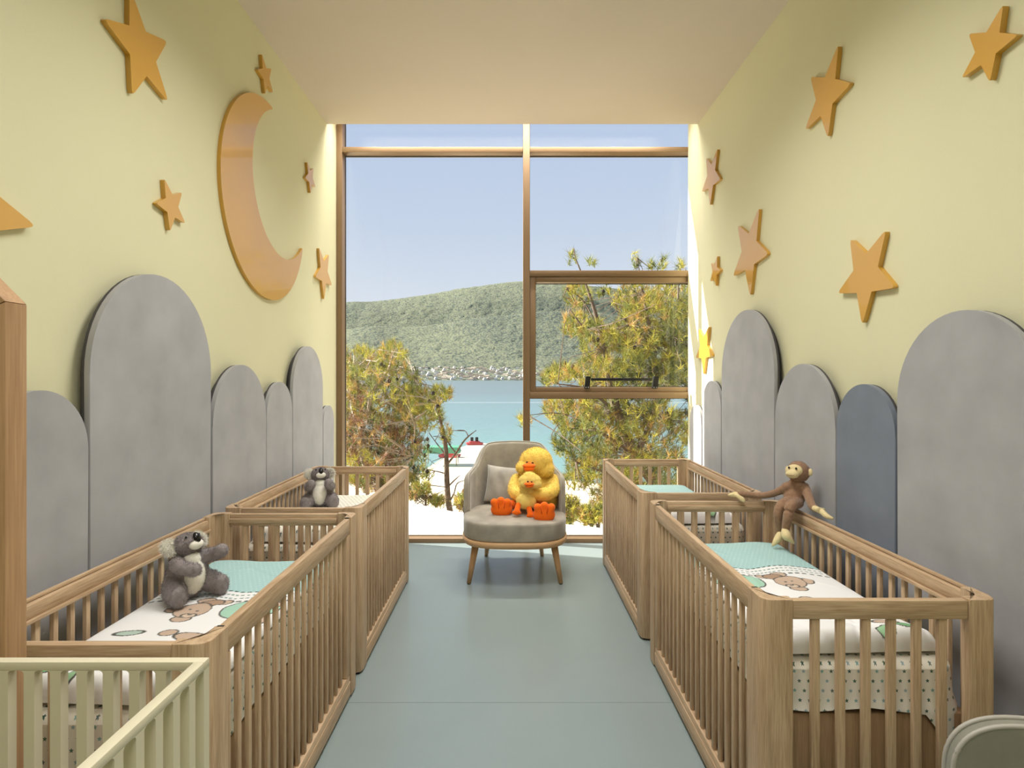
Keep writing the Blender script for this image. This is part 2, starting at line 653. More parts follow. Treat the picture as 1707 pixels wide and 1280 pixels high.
bar('jamb', XL + 0.001, -1.527, 0, 3.94)
XW = 1.75
bar('jamb', XW + 0.001, XW + 0.055, 0, 3.94)
bar('sill', -1.526, XW, 0.0, 0.038)
bar('mullion', 0.12, 0.18, 0.039, 3.94, YW - 0.004, YW + 0.08)
bar('head', -1.526, 0.119, 3.88, 3.94)
bar('head', 0.181, XW, 3.88, 3.94)
bar('transom', -1.526, 0.119, 3.556, 3.602)
bar('transom', 0.181, XW, 3.556, 3.602)
bar('transom', 0.181, XW, 2.424, 2.478, Y0 - 0.004)
bar('transom', 0.181, XW, 1.314, 1.372, Y0 - 0.004)
sash = structure('sash', None, None, win)
sash.parent = win
if 'kind' in sash:
    del sash['kind']
for a in ((0.183, 0.235, 1.374, 2.422), (1.70, XW - 0.001, 1.374, 2.422), (0.236, 1.699, 1.374, 1.416), (0.236, 1.699, 2.374, 2.422)):
    n = 'sash_stile' if a[3] - a[2] > 0.5 else 'sash_rail'
    obj(n, box(a[0], a[1], Y0 + 0.012, Y1 - 0.01, a[2], a[3], 0.003), M_frame, sash)
for a in ((0.236, 1.699, 1.417, 1.422), (0.236, 1.699, 2.368, 2.373), (0.236, 0.241, 1.423, 2.367)):
    obj('gasket', box(a[0], a[1], YG - 0.012, YG - 0.006, a[2], a[3]), M_gasket, sash)
panes = [(-1.526, 0.119, 0.039, 3.555), (-1.526, 0.119, 3.603, 3.879), (0.181, XW, 3.603, 3.879), (0.181, XW, 2.479, 3.555), (0.236, 1.699, 1.417, 2.373), (0.181, XW, 0.039, 1.313)]
for i, (x0, x1, z0, z1) in enumerate(panes):
    me = mesh_from('pane', [(x0, YG, z0), (x1, YG, z0), (x1, YG, z1), (x0, YG, z1)], [(0, 1, 2, 3)])
    obj('pane', me, M_glass, win)
    if i not in (4,):
        for (a, b_, c, d) in ((x0, x1, z0, z0 + 0.006), (x0, x0 + 0.006, z0 + 0.007, z1 - 0.007), (x0, x1, z1 - 0.006, z1)):
            obj('gasket', box(a + 0.001, b_ - 0.001, YG - 0.01, YG - 0.004, c, d), M_gasket, win)
# black pull bar of the sash
pull = thing('pull_bar', 'black metal push bar fixed on the opening window sash', 'handle', (0, 0, 0))
bp_ = [(0.70, 1.46), (1.315, 1.46)]
for x, z in bp_:
    br = obj('bracket', prism(round_poly([(x - 0.024, z - 0.055), (x + 0.02, z - 0.055), (x + 0.032, z + 0.055), (x - 0.012, z + 0.055)], 0.006), 1, Y0 - 0.035, Y0 + 0.011, 0.002), M_black, pull)
    for k in (-1, 1):
        obj('screw', tube([(x + k * 0.011 - 0.002, Y0 - 0.038, z - 0.045), (x + k * 0.011 - 0.002, Y0 - 0.034, z - 0.045)], 0.004, 8), plain('screw_steel', (190, 190, 190), 0.3, metal=0.8) if 'screw_steel' not in bpy.data.materials else bpy.data.materials['screw_steel'], br)
obj('bar', box(0.735, 1.285, Y0 - 0.03, Y0 - 0.01, 1.475, 1.50, 0.004), M_black, pull)

# ------------------------------------------------------------------ wall stars and moon
TH = 0.022


def on_wall(poly, side, bev=0.0015):
    """outline in (along the wall, height) to a plate fixed on the left (-1) or right (1) wall"""
    if side < 0:
        return prism(poly, 0, XL + 0.0005, XL + TH, bev)
    return prism(poly, 0, XR - TH, XR - 0.0005, bev)


def star_poly(c, r, ang, rho=0.43):
    pts, rad = [], []
    for k in range(10):
        a = R(ang + 36 * k)
        q_ = r * 1.05 if k % 2 == 0 else r * rho
        pts.append((c[0] + q_ * math.cos(a), c[1] + q_ * math.sin(a)))
        rad.append(r * 0.05 if k % 2 == 0 else 0)
    return round_poly(pts, rad, 4)


stars = [
    (-1, (1.686, 2.004), 0.22, -1.5, 'large ochre star cut off by the left edge, above the wooden house frame'),
    (-1, (2.464, 2.888), 0.224, -177.9, 'large deep ochre star high on the left wall, left of the moon'),
    (-1, (3.717, 3.429), 0.121, -168.7, 'small ochre star close above the tip of the moon'),
    (-1, (4.548, 3.065), 0.120, -160.8, 'small pale ochre star right of the moon, level with its upper half'),
    (-1, (2.683, 2.293), 0.118, -168.9, 'small ochre star on the left wall between the tallest padded panel and the moon'),
    (-1, (4.881, 2.382), 0.222, -162.1, 'ochre star on the left wall beside the window frame, right of the lower moon tip'),
    (1, (1.948, 2.607), 0.118, 49.2, 'ochre star nearest the top right corner of the photo on the right wall'),
    (1, (2.946, 2.931), 0.218, 48.8, 'large deep ochre star high on the right wall below the sloping ceiling line'),
    (1, (4.627, 3.099), 0.219, 59.4, 'pale ochre star on the right wall close beside the top of the window'),
    (1, (3.890, 2.341), 0.291, 50.1, 'largest star of the right wall, pale ochre, right above the tall narrow grey panel'),
    (1, (4.537, 2.331), 0.119, 42.5, 'smallest star of the right wall, left of the largest one'),
    (1, (2.620, 1.963), 0.216, 59.2, 'ochre star on the right wall low above the slate blue padded panel'),
    (1, (4.802, 1.741), 0.212, 54.0, 'bright yellow star in the strip of sunlight on the right wall'),
]
for side, c, r, a, lab in stars:
    tag(obj('wall_star', on_wall(star_poly(c, r, a), side), M_star), lab, 'star', 'stars on the walls')

co_, ro_ = (3.768, 2.643), 0.633
ci_, ri_ = (4.013, 2.813), 0.489
d_ = math.hypot(ci_[0] - co_[0], ci_[1] - co_[1])
base_a = math.atan2(ci_[1] - co_[1], ci_[0] - co_[0])
ca = (ro_ ** 2 + d_ ** 2 - ri_ ** 2) / (2 * d_ * ro_)
half_o = math.acos(ca)
half_i = math.acos((ri_ ** 2 + d_ ** 2 - ro_ ** 2) / (-2 * d_ * ri_))
half_i = PI - half_i if False else math.acos(max(-1, min(1, (ro_ ** 2 - ri_ ** 2 - d_ ** 2) / (2 * d_ * ri_))))
mp_ = []
cut = 0.035
for k in range(90):
    t = base_a + half_o + cut + (2 * PI - 2 * half_o - 2 * cut) * k / 89
    mp_.append((co_[0] + ro_ * math.cos(t), co_[1] + ro_ * math.sin(t)))
for k in range(70):
    t = base_a - half_i - cut * 1.6 - (2 * PI - 2 * half_i - 3.2 * cut) * k / 69
    mp_.append((ci_[0] + ri_ * math.cos(t), ci_[1] + ri_ * math.sin(t)))
tag(obj('wall_moon', on_wall(mp_, -1), M_star), 'big ochre crescent moon on the left wall', 'moon')

# ------------------------------------------------------------------ padded arch panels


def arch_poly(y0, y1, ztop, z0=0.02, inset=0.0, n=28):
    y0, y1, ztop = y0 + inset, y1 - inset, ztop - inset
    r = (y1 - y0) / 2
    c = (y0 + y1) / 2
    pts = [(y0, z0), (y1, z0)]
    for k in range(n + 1):
        t = PI * k / n
        pts.append((c + r * math.cos(t), ztop - r + r * math.sin(t)))
    return pts


def arch(side, y0, y1, ztop, label, mat):
    t = thing('padded_panel', label, 'wall panel', ((XL if side < 0 else XR), (y0 + y1) / 2, 0), 0, 'padded arch panels on the walls')
    cy = (y0 + y1) / 2
    s = -side
    a, b_ = sorted((s * 0.0005, s * 0.032))
    obj('cleat', prism(arch_poly(y0 - cy, y1 - cy, ztop, 0.06, inset=0.045), 0, a, b_), M_backing, t)
    a, b_ = sorted((s * 0.0325, s * 0.044))
    obj('backing', prism(arch_poly(y0 - cy, y1 - cy, ztop, inset=0.003), 0, a, b_, 0.002), M_backing, t)
    a, b_ = sorted((s * 0.0445, s * 0.066))
    obj('cushion', prism(arch_poly(y0 - cy, y1 - cy, ztop, inset=0.002), 0, a, b_, 0.009, 4), mat, t)


for y0, y1, zt, lab, mt in [
        (1.66, 2.092, 1.462, 'short grey velvet arch panel nearest the wooden house frame on the left wall', M_velvet),
        (2.096, 2.949, 1.945, 'tallest and widest grey velvet arch panel on the left wall below the moon', M_velvet),
        (2.965, 3.616, 1.576, 'mid height grey velvet arch panel right beside the widest one on the left wall', M_velvet),
        (3.622, 4.052, 1.476, 'narrow short grey arch panel between two taller ones on the left wall', M_velvet),
        (4.060, 4.712, 1.740, 'second tallest grey arch panel of the left wall, near the window', M_velvet),
        (4.722, 5.012, 1.272, 'smallest grey arch panel of the left wall, beside the window frame', M_velvet)]:
    arch(-1, y0, y1, zt, lab, mt)
for y0, y1, zt, lab, mt in [
        (1.685, 2.337, 1.735, 'wide pale grey arch panel at the right edge behind the near crib', M_velvet),
        (2.345, 2.770, 1.475, 'dark slate blue velvet arch panel on the right wall', M_slate),
        (2.778, 3.412, 1.577, 'pale grey arch panel directly behind the toy monkey', M_velvet),
        (3.420, 4.272, 1.950, 'tallest pale grey arch panel of the right wall, left of the monkey', M_velvet),
        (4.284, 4.700, 1.480, 'narrow grey arch panel partly in sunlight under the bright star', M_velvet),
        (4.722, 5.030, 1.275, 'smallest arch panel of the right wall, hard beside the window', M_velvet)]:
    arch(1, y0, y1, zt, lab, mt)

# ------------------------------------------------------------------ cribs
CW, CL, CH = 0.70, 1.412, 0.845
HW, HL = CW / 2, CL / 2


def post_poly(sx, sy):
    lx, ly, t = 0.09, 0.11, 0.034
    X, Yv = sx * HW, sy * HL
    pts = [(X, Yv), (X - sx * lx, Yv), (X - sx * lx, Yv - sy * t), (X - sx * t, Yv - sy * t), (X - sx * t, Yv - sy * ly), (X, Yv - sy * ly)]
    return round_poly(pts, [0.055, 0.004, 0.004, 0.022, 0.004, 0.004], 7)


_mc = {}


def cached(key, fn):
    if key not in _mc:
        _mc[key] = fn()
    return _mc[key]


def make_crib(s, label, loc):
    """s = which side the aisle is on (-1: -x)"""
    t = thing('crib', label, 'crib', loc, 0, 'oak cribs along the two walls')
    for sx in (-1, 1):
        for sy in (-1, 1):
            po = obj('post', cached(('post', sx, sy), lambda: prism(post_poly(sx, sy), 2, 0.012, CH, 0.003)), M_woodz, t)
            obj('foot_pad', cached(('pad', sx, sy), lambda: box(sx * HW - sx * 0.03 - 0.014, sx * HW - sx * 0.03 + 0.014, sy * HL - sy * 0.03 - 0.014, sy * HL - sy * 0.03 + 0.014, 0, 0.012)), M_black, po)
    # end panels: rail, seven gaps, six slats
    for sy in (-1, 1):
        y1 = sy * (HL - 0.004)
        y0 = sy * (HL - 0.030)
        a, b_ = sorted((y0, y1))
        obj('top_rail', box(-0.259, 0.259, a, b_, 0.786, CH - 0.003, 0.003), M_woodx, t)
        a2, b2 = sorted((sy * (HL - 0.030), sy * (HL - 0.040)))
        obj('rail_ledge', box(-0.259, 0.259, a2, b2, 0.800, 0.822, 0.002), M_woodx, t)
        obj('bottom_rail', box(-0.259, 0.259, a, b_, 0.045, 0.13, 0.003), M_woodx, t)
        ym = sy * (HL - 0.017)
        for k in range(6):
            x = -0.264 + (k + 1) * 0.528 / 7
            obj('slat', cached('slat_e', lambda: box(-0.0125, 0.0125, -0.008, 0.008, 0.130, 0.786, 0.002)), M_woodz, t, (x, ym, 0))
    # aisle side: a framed gate between the posts, with stiles
    for sd in (-1, 1):
        aisle = (sd == s)
        xo = sd * (HW - 0.004)
        xi = sd * (HW - 0.030)
        a, b_ = sorted((xo, xi))
        yn, yf = -HL + 0.111, HL - 0.111
        if aisle:
            yf -= 0.012
            obj('side_top_rail', box(a, b_, yn, yf, 0.772, CH - 0.002, 0.004), M_woody, t)
            obj('side_bottom_rail', box(a, b_, yn, yf, 0.02, 0.115, 0.004), M_woody, t)
            aa, bb = sorted((sd * (HW - 0.001), sd * (HW - 0.004)))
            obj('bottom_strip', box(aa, bb, yn, yf, 0.02, 0.085, 0.001), M_woody, t)
            obj('stile', box(a, b_, yf - 0.045, yf, 0.116, 0.771, 0.003), M_woodz, t)
            obj('stile', box(a, b_, yn, yn + 0.02, 0.116, 0.771, 0.003), M_woodz, t)
            y_a, y_b = yn + 0.02, yf - 0.045
        else:
            obj('side_top_rail', box(a, b_, yn, yf, 0.786, CH - 0.014, 0.004), M_woody, t)
            aa, bb = sorted((sd * HW, sd * (HW - 0.014)))
            obj('rail_lip', box(aa, bb, yn, yf, CH - 0.013, CH - 0.002, 0.003), M_woody, t)
            a3, b3 = sorted((sd * (HW - 0.030), sd * (HW - 0.042)))
            obj('rail_ledge', box(a3, b3, yn, yf, 0.778, 0.79, 0.002), M_woody, t)
            obj('side_bottom_rail', box(a, b_, yn, yf, 0.045, 0.13, 0.004), M_woody, t)
            y_a, y_b = yn, yf
        n = 16
        zlo, zhi = (0.115, 0.772) if aisle else (0.130, 0.786)
        me = cached(('slat_s', aisle), lambda: box(-0.007, 0.007, -0.010, 0.010, zlo, zhi, 0.002))
        for k in range(n):
            y = y_a + (k + 1) * (y_b - y_a) / (n + 1)
            obj('slat', me, M_woodz, t, (sd * (HW - 0.017), y, 0))
        # little metal catch at the rail joint near each end
        for yy in ((yn - 0.004, yf + 0.010) if aisle else ()):
            xx = sd * (HW - 0.020)
            obj('catch', box(xx - 0.009, xx + 0.009, yy - 0.004, yy + 0.004, CH - 0.006, CH + 0.0006), M_black, t)
    # underbed box carrying the mattress
    bx = obj('base_box', box(-0.300, 0.300, -0.648, 0.648, 0.03, 0.478, 0.003), M_box, t)
    return t


YN_R, YN_L = 1.716, 1.430
YF_R, YF_L = 3.318, 2.933
crib_rn = make_crib(-1, 'near right oak crib with the toy monkey sitting on its corner', (1.096, YN_R + HL, 0))
crib_rf = copy_tree(crib_rn)
crib_rf.location = (1.098, YF_R + HL, 0)
crib_rf['label'] = 'far right oak crib beside the window, behind the monkey\'s crib'
crib_ln = make_crib(1, 'near left oak crib holding the larger looking koala on a printed quilt', (-1.094, YN_L + HL, 0))
crib_lf = copy_tree(crib_ln)
crib_lf.location = (-1.098, YF_L + HL, 0)
crib_lf['label'] = 'far left oak crib beside the window, holding the second koala'

# mattresses in star-print sheets
ZM = 0.638


def make_mattress(seed, droop=None):
    """rounded block: rings from the top centre outwards and down the hanging skirt; UV in metres"""
    rs = random.Random(seed)
    hx, hy = 0.292, 0.640
    nper = 220
    ph = [rs.uniform(0, 6) for _ in range(6)]
    ring = []
    for k in range(nper):
        s_ = k / nper * 2 * PI
        c, sn = math.cos(s_), math.sin(s_)
        e_ = 0.16
        ring.append((hx * math.copysign(abs(c) ** e_, c), hy * math.copysign(abs(sn) ** e_, sn)))
    per = [0.0]
    for k in range(1, nper + 1):
        a, b_ = ring[k - 1], ring[k % nper]
        per.append(per[-1] + math.hypot(a[0] - b_[0], a[1] - b_[1]))
    levels = [(0.0, ZM + 0.004), (0.35, ZM + 0.004), (0.7, ZM + 0.003), (0.88, ZM + 0.001), (0.955, ZM - 0.004), (0.985, ZM - 0.014), (1.0, ZM - 0.03)]
    nsk = 7
    v, uvs, f = [], [], []
    for (sc, z) in levels:
        for k in range(nper + 1):
            x, y = ring[k % nper]
            v.append((x * sc, y * sc, z + (0.002 * math.sin(x * sc * 23 + ph[0]) * math.sin(y * sc * 17 + ph[1]) if sc < 0.95 else 0)))
            uvs.append((x * sc, y * sc))
    for j in range(0, nsk + 1):
        tt = j / nsk
        for k in range(nper + 1):
            x, y = ring[k % nper]
            p_ = per[k]
            bot = 0.494 + 0.006 * math.sin(p_ * 13 + ph[2]) + 0.004 * math.sin(p_ * 31 + ph[3])
            wav = (0.004 * math.sin(p_ * 27 + ph[4]) + 0.003 * math.sin(p_ * 11 + ph[5])) * tt
            if droop and x > 0.12 and y < -0.5:
                w_ = max(0, min(1, (x - 0.14) / 0.09))
                bot -= 0.075 * w_ * w_ * (3 - 2 * w_)
                wav += 0.004 * w_ * tt
            z = (ZM - 0.03) * (1 - tt) + bot * tt
            l = math.hypot(x / hx, y / hy)
            nx, ny = (x / hx) ** 7, (y / hy) ** 7
            q_ = math.hypot(nx, ny) + 1e-6
            o_ = 0.012 * tt + wav
            if droop and y < -0.5 and z < 0.50:
                o_ = max(o_, 0.018)
            v.append((x + nx / q_ * o_, y + ny / q_ * min(o_, 0.03), z))
            uvs.append((p_, z))
    nl = len(levels) + nsk + 1
    split = len(levels) - 1
    W = nper + 1
    for j in range(nl - 1):
        if j == split:
            continue
        for k in range(nper):
            f.append((j * W + k, j * W + k + 1, (j + 1) * W + k + 1, (j + 1) * W + k)[::-1])
    me = mesh_from('mattress', v, f, True)
    uvl = me.uv_layers.new(name='UVMap')
    for lp in me.loops:
        uvl.data[lp.index].uv = uvs[lp.vertex_index]
    # seam where top ring uv meets skirt uv: the first skirt ring keeps metres so stars stay regular
    return me


mats = [(crib_rn, 1, True, 'star-print sheeted mattress of the near right crib, its corner hanging low', 1),
        (crib_rf, 2, False, 'star-print sheeted mattress of the far right crib', 1),
        (crib_ln, 3, False, 'star-print sheeted mattress of the near left crib under the bear quilt', 1),
        (crib_lf, 4, False, 'star-print sheeted mattress of the far left crib behind the second koala', 1)]
for cr, sd, dr, lab, k in mats:
    o = obj('mattress', make_mattress(sd, dr), M_sheet, None, cr.location + Vector((0, 0, 0.0)))
    tag(o, lab, 'mattress', 'star-print mattresses')

# quilts
TEAL, WHITE, BEAR, BEARD, GREEN, INK = (lin((166, 202, 202)), lin((236, 236, 236)), lin((196, 172, 152)), lin((170, 142, 120)), lin((164, 204, 184)), lin((86, 84, 80)))


def quilt_colors(X, Y, mir, kind):
    """printed design painted on the cloth itself; X across (aisle to wall), Y along the bed"""
    n = len(X)
    col = np.empty((n, 3))
    col[:] = WHITE
    if kind == 'stars':
        return col
    x = X * mir
    edge = 0.135 + 0.03 * np.abs(np.sin((x + 0.05) * 9.0))
    teal = Y > edge
    col[teal] = TEAL
    gx, gy = (x / 0.020), (Y / 0.020)
    ox = np.mod(np.floor(gy), 2) * 0.5
    dx = np.mod(gx + ox, 1) - 0.5
    dy = np.mod(gy, 1) - 0.5
    dots = teal & (np.hypot(dx, dy) < 0.13)
    col[dots] = lin((206, 230, 228))
    # dashed lines under the teal field
    for off, dash, th, c in ((0.004, 0.026, 0.005, lin((70, 96, 88))), (-0.03, 0.020, 0.005, lin((120, 150, 142))), (-0.062, 0.020, 0.005, lin((140, 160, 156))), (-0.095, 0.03, 0.006, lin((84, 96, 92)))):
        m_ = (np.abs(Y - edge - off) < th) & (np.mod(x + off, dash) < dash * 0.62)
        col[m_] = c

    def ell(cx_, cy_, rx, ry, ang, c, line=0.004, lc=INK):
        a = R(ang)
        u = (x - cx_) * math.cos(a) + (Y - cy_) * math.sin(a)
        w = -(x - cx_) * math.sin(a) + (Y - cy_) * math.cos(a)
        dd = np.sqrt((u / rx) ** 2 + (w / ry) ** 2)
        col[dd < 1] = c
        col[(np.abs(dd - 1) * min(rx, ry)) < line / 2 + 0.0006] = lc
    # green blanket creature on the aisle side
    ell(-0.155, -0.02, 0.105, 0.085, -25, GREEN)
    ell(-0.215, 0.03, 0.035, 0.022, 20, BEAR)
    ell(-0.145, 0.01, 0.03, 0.02, 10, BEAR)
    ell(-0.17, -0.05, 0.035, 0.026, 0, lin((206, 226, 210)))
    ell(-0.20, -0.11, 0.05, 0.04, 30, BEAR)
    # teddy, lying with its head towards the near end
    ell(-0.025, 0.035, 0.034, 0.022, -20, BEAR)
    ell(0.045, 0.055, 0.034, 0.028, 10, BEAR)
    ell(0.012, 0.035, 0.04, 0.03, 0, BEARD)
    ell(0.122, -0.03, 0.030, 0.026, 0, BEAR)
    ell(0.055, -0.105, 0.034, 0.026, 0, BEAR)
    ell(0.055, -0.03, 0.062, 0.062, -10, BEAR)
    ell(0.045, -0.075, 0.026, 0.018, 0, lin((214, 192, 172)))
    for (ex, ey) in ((0.035, -0.035), (0.068, -0.022)):
        ell(ex, ey, 0.005, 0.004, 0, INK, 0.001)
    ell(0.045, -0.067, 0.008, 0.005, 0, INK, 0.001)
    # a second row nearer the rail
    ell(-0.06, -0.25, 0.06, 0.03, 12, BEAR)
    ell(0.03, -0.22, 0.03, 0.024, 0, BEAR)
    ell(0.16, -0.22, 0.045, 0.018, -14, lin((176, 196, 184)))
    ell(0.20, -0.34, 0.05, 0.04, 0, GREEN)
    ell(0.0, -0.40, 0.05, 0.04, 0, BEAR)
    ell(0.13, -0.52, 0.04, 0.025, 0, BEAR)
    ell(0.17, -0.56, 0.035, 0.022, 0, lin((120, 170, 124)))
    ell(0.09, -0.585, 0.028, 0.02, 0, lin((150, 190, 150)))
    return col


def make_quilt(seed, mir, kind, step=0.0032, y0=-0.615, y1=0.535, puff=0.062):
    hx = 0.278
    nx, ny = int(2 * hx / step), int((y1 - y0) / step)
    gx = np.linspace(-1, 1, nx)
    gy = np.linspace(0, 1, ny)
    GX, GY = np.meshgrid(gx, gy)
    r_ = np.random.default_rng(seed)
    # footprint: a little askew, corners rounded
    near = np.clip(1 - GY / 0.28, 0, 1)
    X = GX * hx * (1 - 0.10 * near * (GX * mir > 0)) + 0.0
    Y = y0 + GY * (y1 - y0) + 0.012 * GX * mir
    cxx = np.clip(np.abs(GX), 0, 1)
    e1 = 1 - cxx ** 10
    e2 = (1 - np.clip(1 - GY / 0.035, 0, 1) ** 2)
    e3 = (1 - np.clip(1 - (1 - GY) / 0.012, 0, 1) ** 2)
    edge = np.sqrt(np.clip(e1, 0, 1)) * np.sqrt(np.clip(e2, 0, 1)) * np.sqrt(np.clip(e3, 0, 1))
    thick = 0.014 + puff * (near ** 1.2) + 0.004 * (GY > 0.9) * (GY - 0.9) * 10
    wr = np.zeros_like(X)
    for _ in range(9):
        kx, ky, p_ = r_.uniform(-28, 28), r_.uniform(-16, 16), r_.uniform(0, 6)
        wr += np.sin(X * kx + Y * ky + p_)
    wr *= 0.0009
    for _ in range(4):
        a0 = r_.uniform(0, PI)
        cx_, cy_ = r_.uniform(-0.2, 0.2), r_.uniform(-0.1, 0.5)
        u = (X - cx_) * math.cos(a0) + (Y - cy_) * math.sin(a0)
        w = -(X - cx_) * math.sin(a0) + (Y - cy_) * math.cos(a0)
        wr += 0.004 * np.exp(-(w / 0.012) ** 2) * np.exp(-(u / 0.12) ** 2)
    for _ in range(7):
        cx_ = r_.uniform(-0.22, 0.22)
        sl = r_.uniform(-0.6, 0.6)
        wr -= 0.007 * near * np.exp(-((X - cx_ - sl * (Y - y0)) / 0.012) ** 2)
    zb = ZM + 0.009
    Z = zb + (thick + wr) * edge
    Z = np.maximum(Z, zb + 0.0005)
    v = np.stack([X, Y, Z], -1).reshape(-1, 3)
    idx = np.arange(nx * ny).reshape(ny, nx)
    f = np.stack([idx[:-1, :-1], idx[:-1, 1:], idx[1:, 1:], idx[1:, :-1]], -1).reshape(-1, 4)
    me = mesh_from('quilt', v, f.tolist(), True)
    col = quilt_colors(X.ravel(), Y.ravel(), mir, kind)
    ca_ = me.color_attributes.new('Col', 'FLOAT_COLOR', 'POINT')
    ca_.data.foreach_set('color', np.c_[col, np.ones(len(col))].astype(np.float32).ravel())
    uvl = me.uv_layers.new(name='UVMap')
    li = np.empty(len(me.loops), np.int32)
    me.loops.foreach_get('vertex_index', li)
    uvl.data.foreach_set('uv', v[li][:, :2].astype(np.float32).ravel())
    return me


for cr, sd, mir, kind, lab in [
        (crib_rn, 11, 1, 'bears', 'teal dotted quilt with printed bears in the near right crib under the monkey\'s feet'),
        (crib_ln, 12, -1, 'bears', 'teal dotted quilt with printed bears in the near left crib under the koala'),
        (crib_rf, 13, 1, 'bears', 'teal and white quilt in the far right crib by the window'),
        (crib_lf, 14, -1, 'stars', 'white star-print quilt in the far left crib under the second koala')]:
    me = make_quilt(sd, mir, kind, 0.0032 if cr in (crib_rn, crib_ln) else 0.006)
    o = obj('quilt', me, M_quilt if kind == 'bears' else M_sheet, None, cr.location)
    tag(o, lab, 'quilt', 'quilts in the cribs')

# ------------------------------------------------------------------ cream crib at the lower left
XCF, YCF, ZCF = -0.622, 1.205, 0.922
cream = thing('cream_crib', 'cream painted crib with slotted board sides at the lower left', 'crib', (XCF, YCF, 0))


def cream_slat(w, t, z0, z1, r, axis):
    """slat between two round-ended slots: flares into the rail at top and bottom"""
    h = w / 2
    pts = []
    for sz, zz in ((-1, z0), (1, z1)):
        for sd in ((-1, 1) if sz < 0 else (1, -1)):
            seq = [(sd * (h + r * (1 - math.sin(a))), zz - sz * r * (1 - math.cos(a))) for a in [i * PI / 2 / 5 for i in range(6)]]
            if (sz < 0 and sd < 0) or (sz > 0 and sd > 0):
                seq = seq[::-1]
            pts += seq
    return prism(pts, axis, -t / 2, t / 2)


ZT = ZCF - 0.0175
ZB = 0.14
cw, cl, ct = 0.70, 1.25, 0.0215
for (ya, nm) in ((0, 'end_rail'), (-cl, 'end_rail')):
    y_a, y_b = (ya - ct, ya) if ya == 0 else (ya, ya + ct)
    obj('top_rail', box(-cw, 0, y_a, y_b, ZT, ZCF, 0.0015), M_cream, cream)
    obj('bottom_rail', box(-cw, 0, y_a, y_b, 0.03, ZB, 0.0015), M_cream, cream)
    pitch = 0.0536
    me = cached('cs_x', lambda: cream_slat(0.0215, ct - 0.0004, ZB, ZT, 0.007, 1))
    k = 0
    x = -0.0345
    while x > -cw + 0.03:
        obj('slat', me, M_cream, cream, (x - 0.0005, (y_a + y_b) / 2, 0))
        x -= pitch
for xa in (0, -cw):
    x_a, x_b = (xa - ct, xa) if xa == 0 else (xa, xa + ct)
    obj('side_top_rail', box(x_a, x_b, -cl + ct, -ct, ZT, ZCF, 0.0015), M_cream, cream)
    obj('side_bottom_rail', box(x_a, x_b, -cl + ct, -ct, 0.03, ZB, 0.0015), M_cream, cream)
    me = cached('cs_y', lambda: cream_slat(0.0215, ct - 0.0004, ZB, ZT, 0.007, 0))
    y = -ct - 0.043
    while y > -cl + 0.04:
        obj('slat', me, M_cream, cream, ((x_a + x_b) / 2, y, 0))
        y -= 0.0536
for (x, y) in ((-ct, -ct), (-cw, -ct), (-ct, -cl), (-cw, -cl)):
    obj('corner_post', box(x + 0.0003, x + ct - 0.0003, y + 0.0003, y + ct - 0.0003, 0.0, ZT), M_cream, cream)

# ------------------------------------------------------------------ wooden house frame at the left edge
hy0, hy1 = 1.283, 1.341
hx1, hx0 = -1.113, -1.543
ht = 0.058
hf = thing('house_frame', 'oak house-shaped frame with a pitched top at the left edge', 'frame', ((hx0 + hx1) / 2, (hy0 + hy1) / 2, 0))
cxh = (hx0 + hx1) / 2
hd = (hy1 - hy0) / 2
wv = (hx1 - hx0) / 2
zs = 1.668
apex = zs + wv
k2 = ht / math.tan(R(67.5))
for s in (-1, 1):
    pl = [(s * wv, 0.0), (s * wv, zs), (s * (wv - ht), zs - (ht * math.tan(R(22.5)))), (s * (wv - ht), 0.0)]
    obj('post', prism(pl, 1, -hd, hd, 0.0015), M_house, hf)
    dz = 0.0015
    pl = [(s * wv, zs + dz), (s * 0.0006, apex + dz), (s * 0.0006, apex - ht * math.sqrt(2) + dz), (s * (wv - ht), zs - ht * math.tan(R(22.5)) + dz)]
    obj('rafter', prism(pl, 1, -hd, hd, 0.0015), M_house, hf)
obj('cross_rail', box(-wv + ht, wv - ht, -hd + 0.01, hd - 0.01, 0.2, 0.26, 0.002), M_house, hf)

# ------------------------------------------------------------------ armchair by the window
CXC = 0.036
chair = thing('armchair', 'taupe velvet armchair with pale wooden legs standing before the window', 'armchair', (CXC, 4.45, 0))


def d_outline(hw, yf, yb, n=72, ef=2.7, eb=2.6):
    pts = []
    yc = (yf + yb) / 2
    for k in range(n):
        t = 2 * PI * k / n
        c, s_ = math.cos(t), math.sin(t)
        e_ = 2 / (ef if s_ < 0 else eb)
        pts.append((hw * math.copysign(abs(c) ** e_, c), yc + (yb - yf) / 2 * math.copysign(abs(s_) ** e_, s_)))
    return pts


# cushion seat: outline rings with a soft shoulder
def ring_solid(rings, smooth=True):
    v, f = [], []
    n = len(rings[0])
    for r_ in rings:
        v += r_
    for j in range(len(rings) - 1):
        for k in range(n):
            f.append((j * n + k, j * n + (k + 1) % n, (j + 1) * n + (k + 1) % n, (j + 1) * n + k))
    f.append(tuple(range(n))[::-1])
    f.append(tuple((len(rings) - 1) * n + k for k in range(n)))
    return mesh_from('rings', v, f, smooth)


so = d_outline(0.386, -0.36, 0.385, 72, 3.1, 2.25)
cyy = 0.02


def scaled(out, s_, z, dz=None):
    return [(x * s_[0], cyy + (y - cyy) * s_[1], z) for x, y in out]


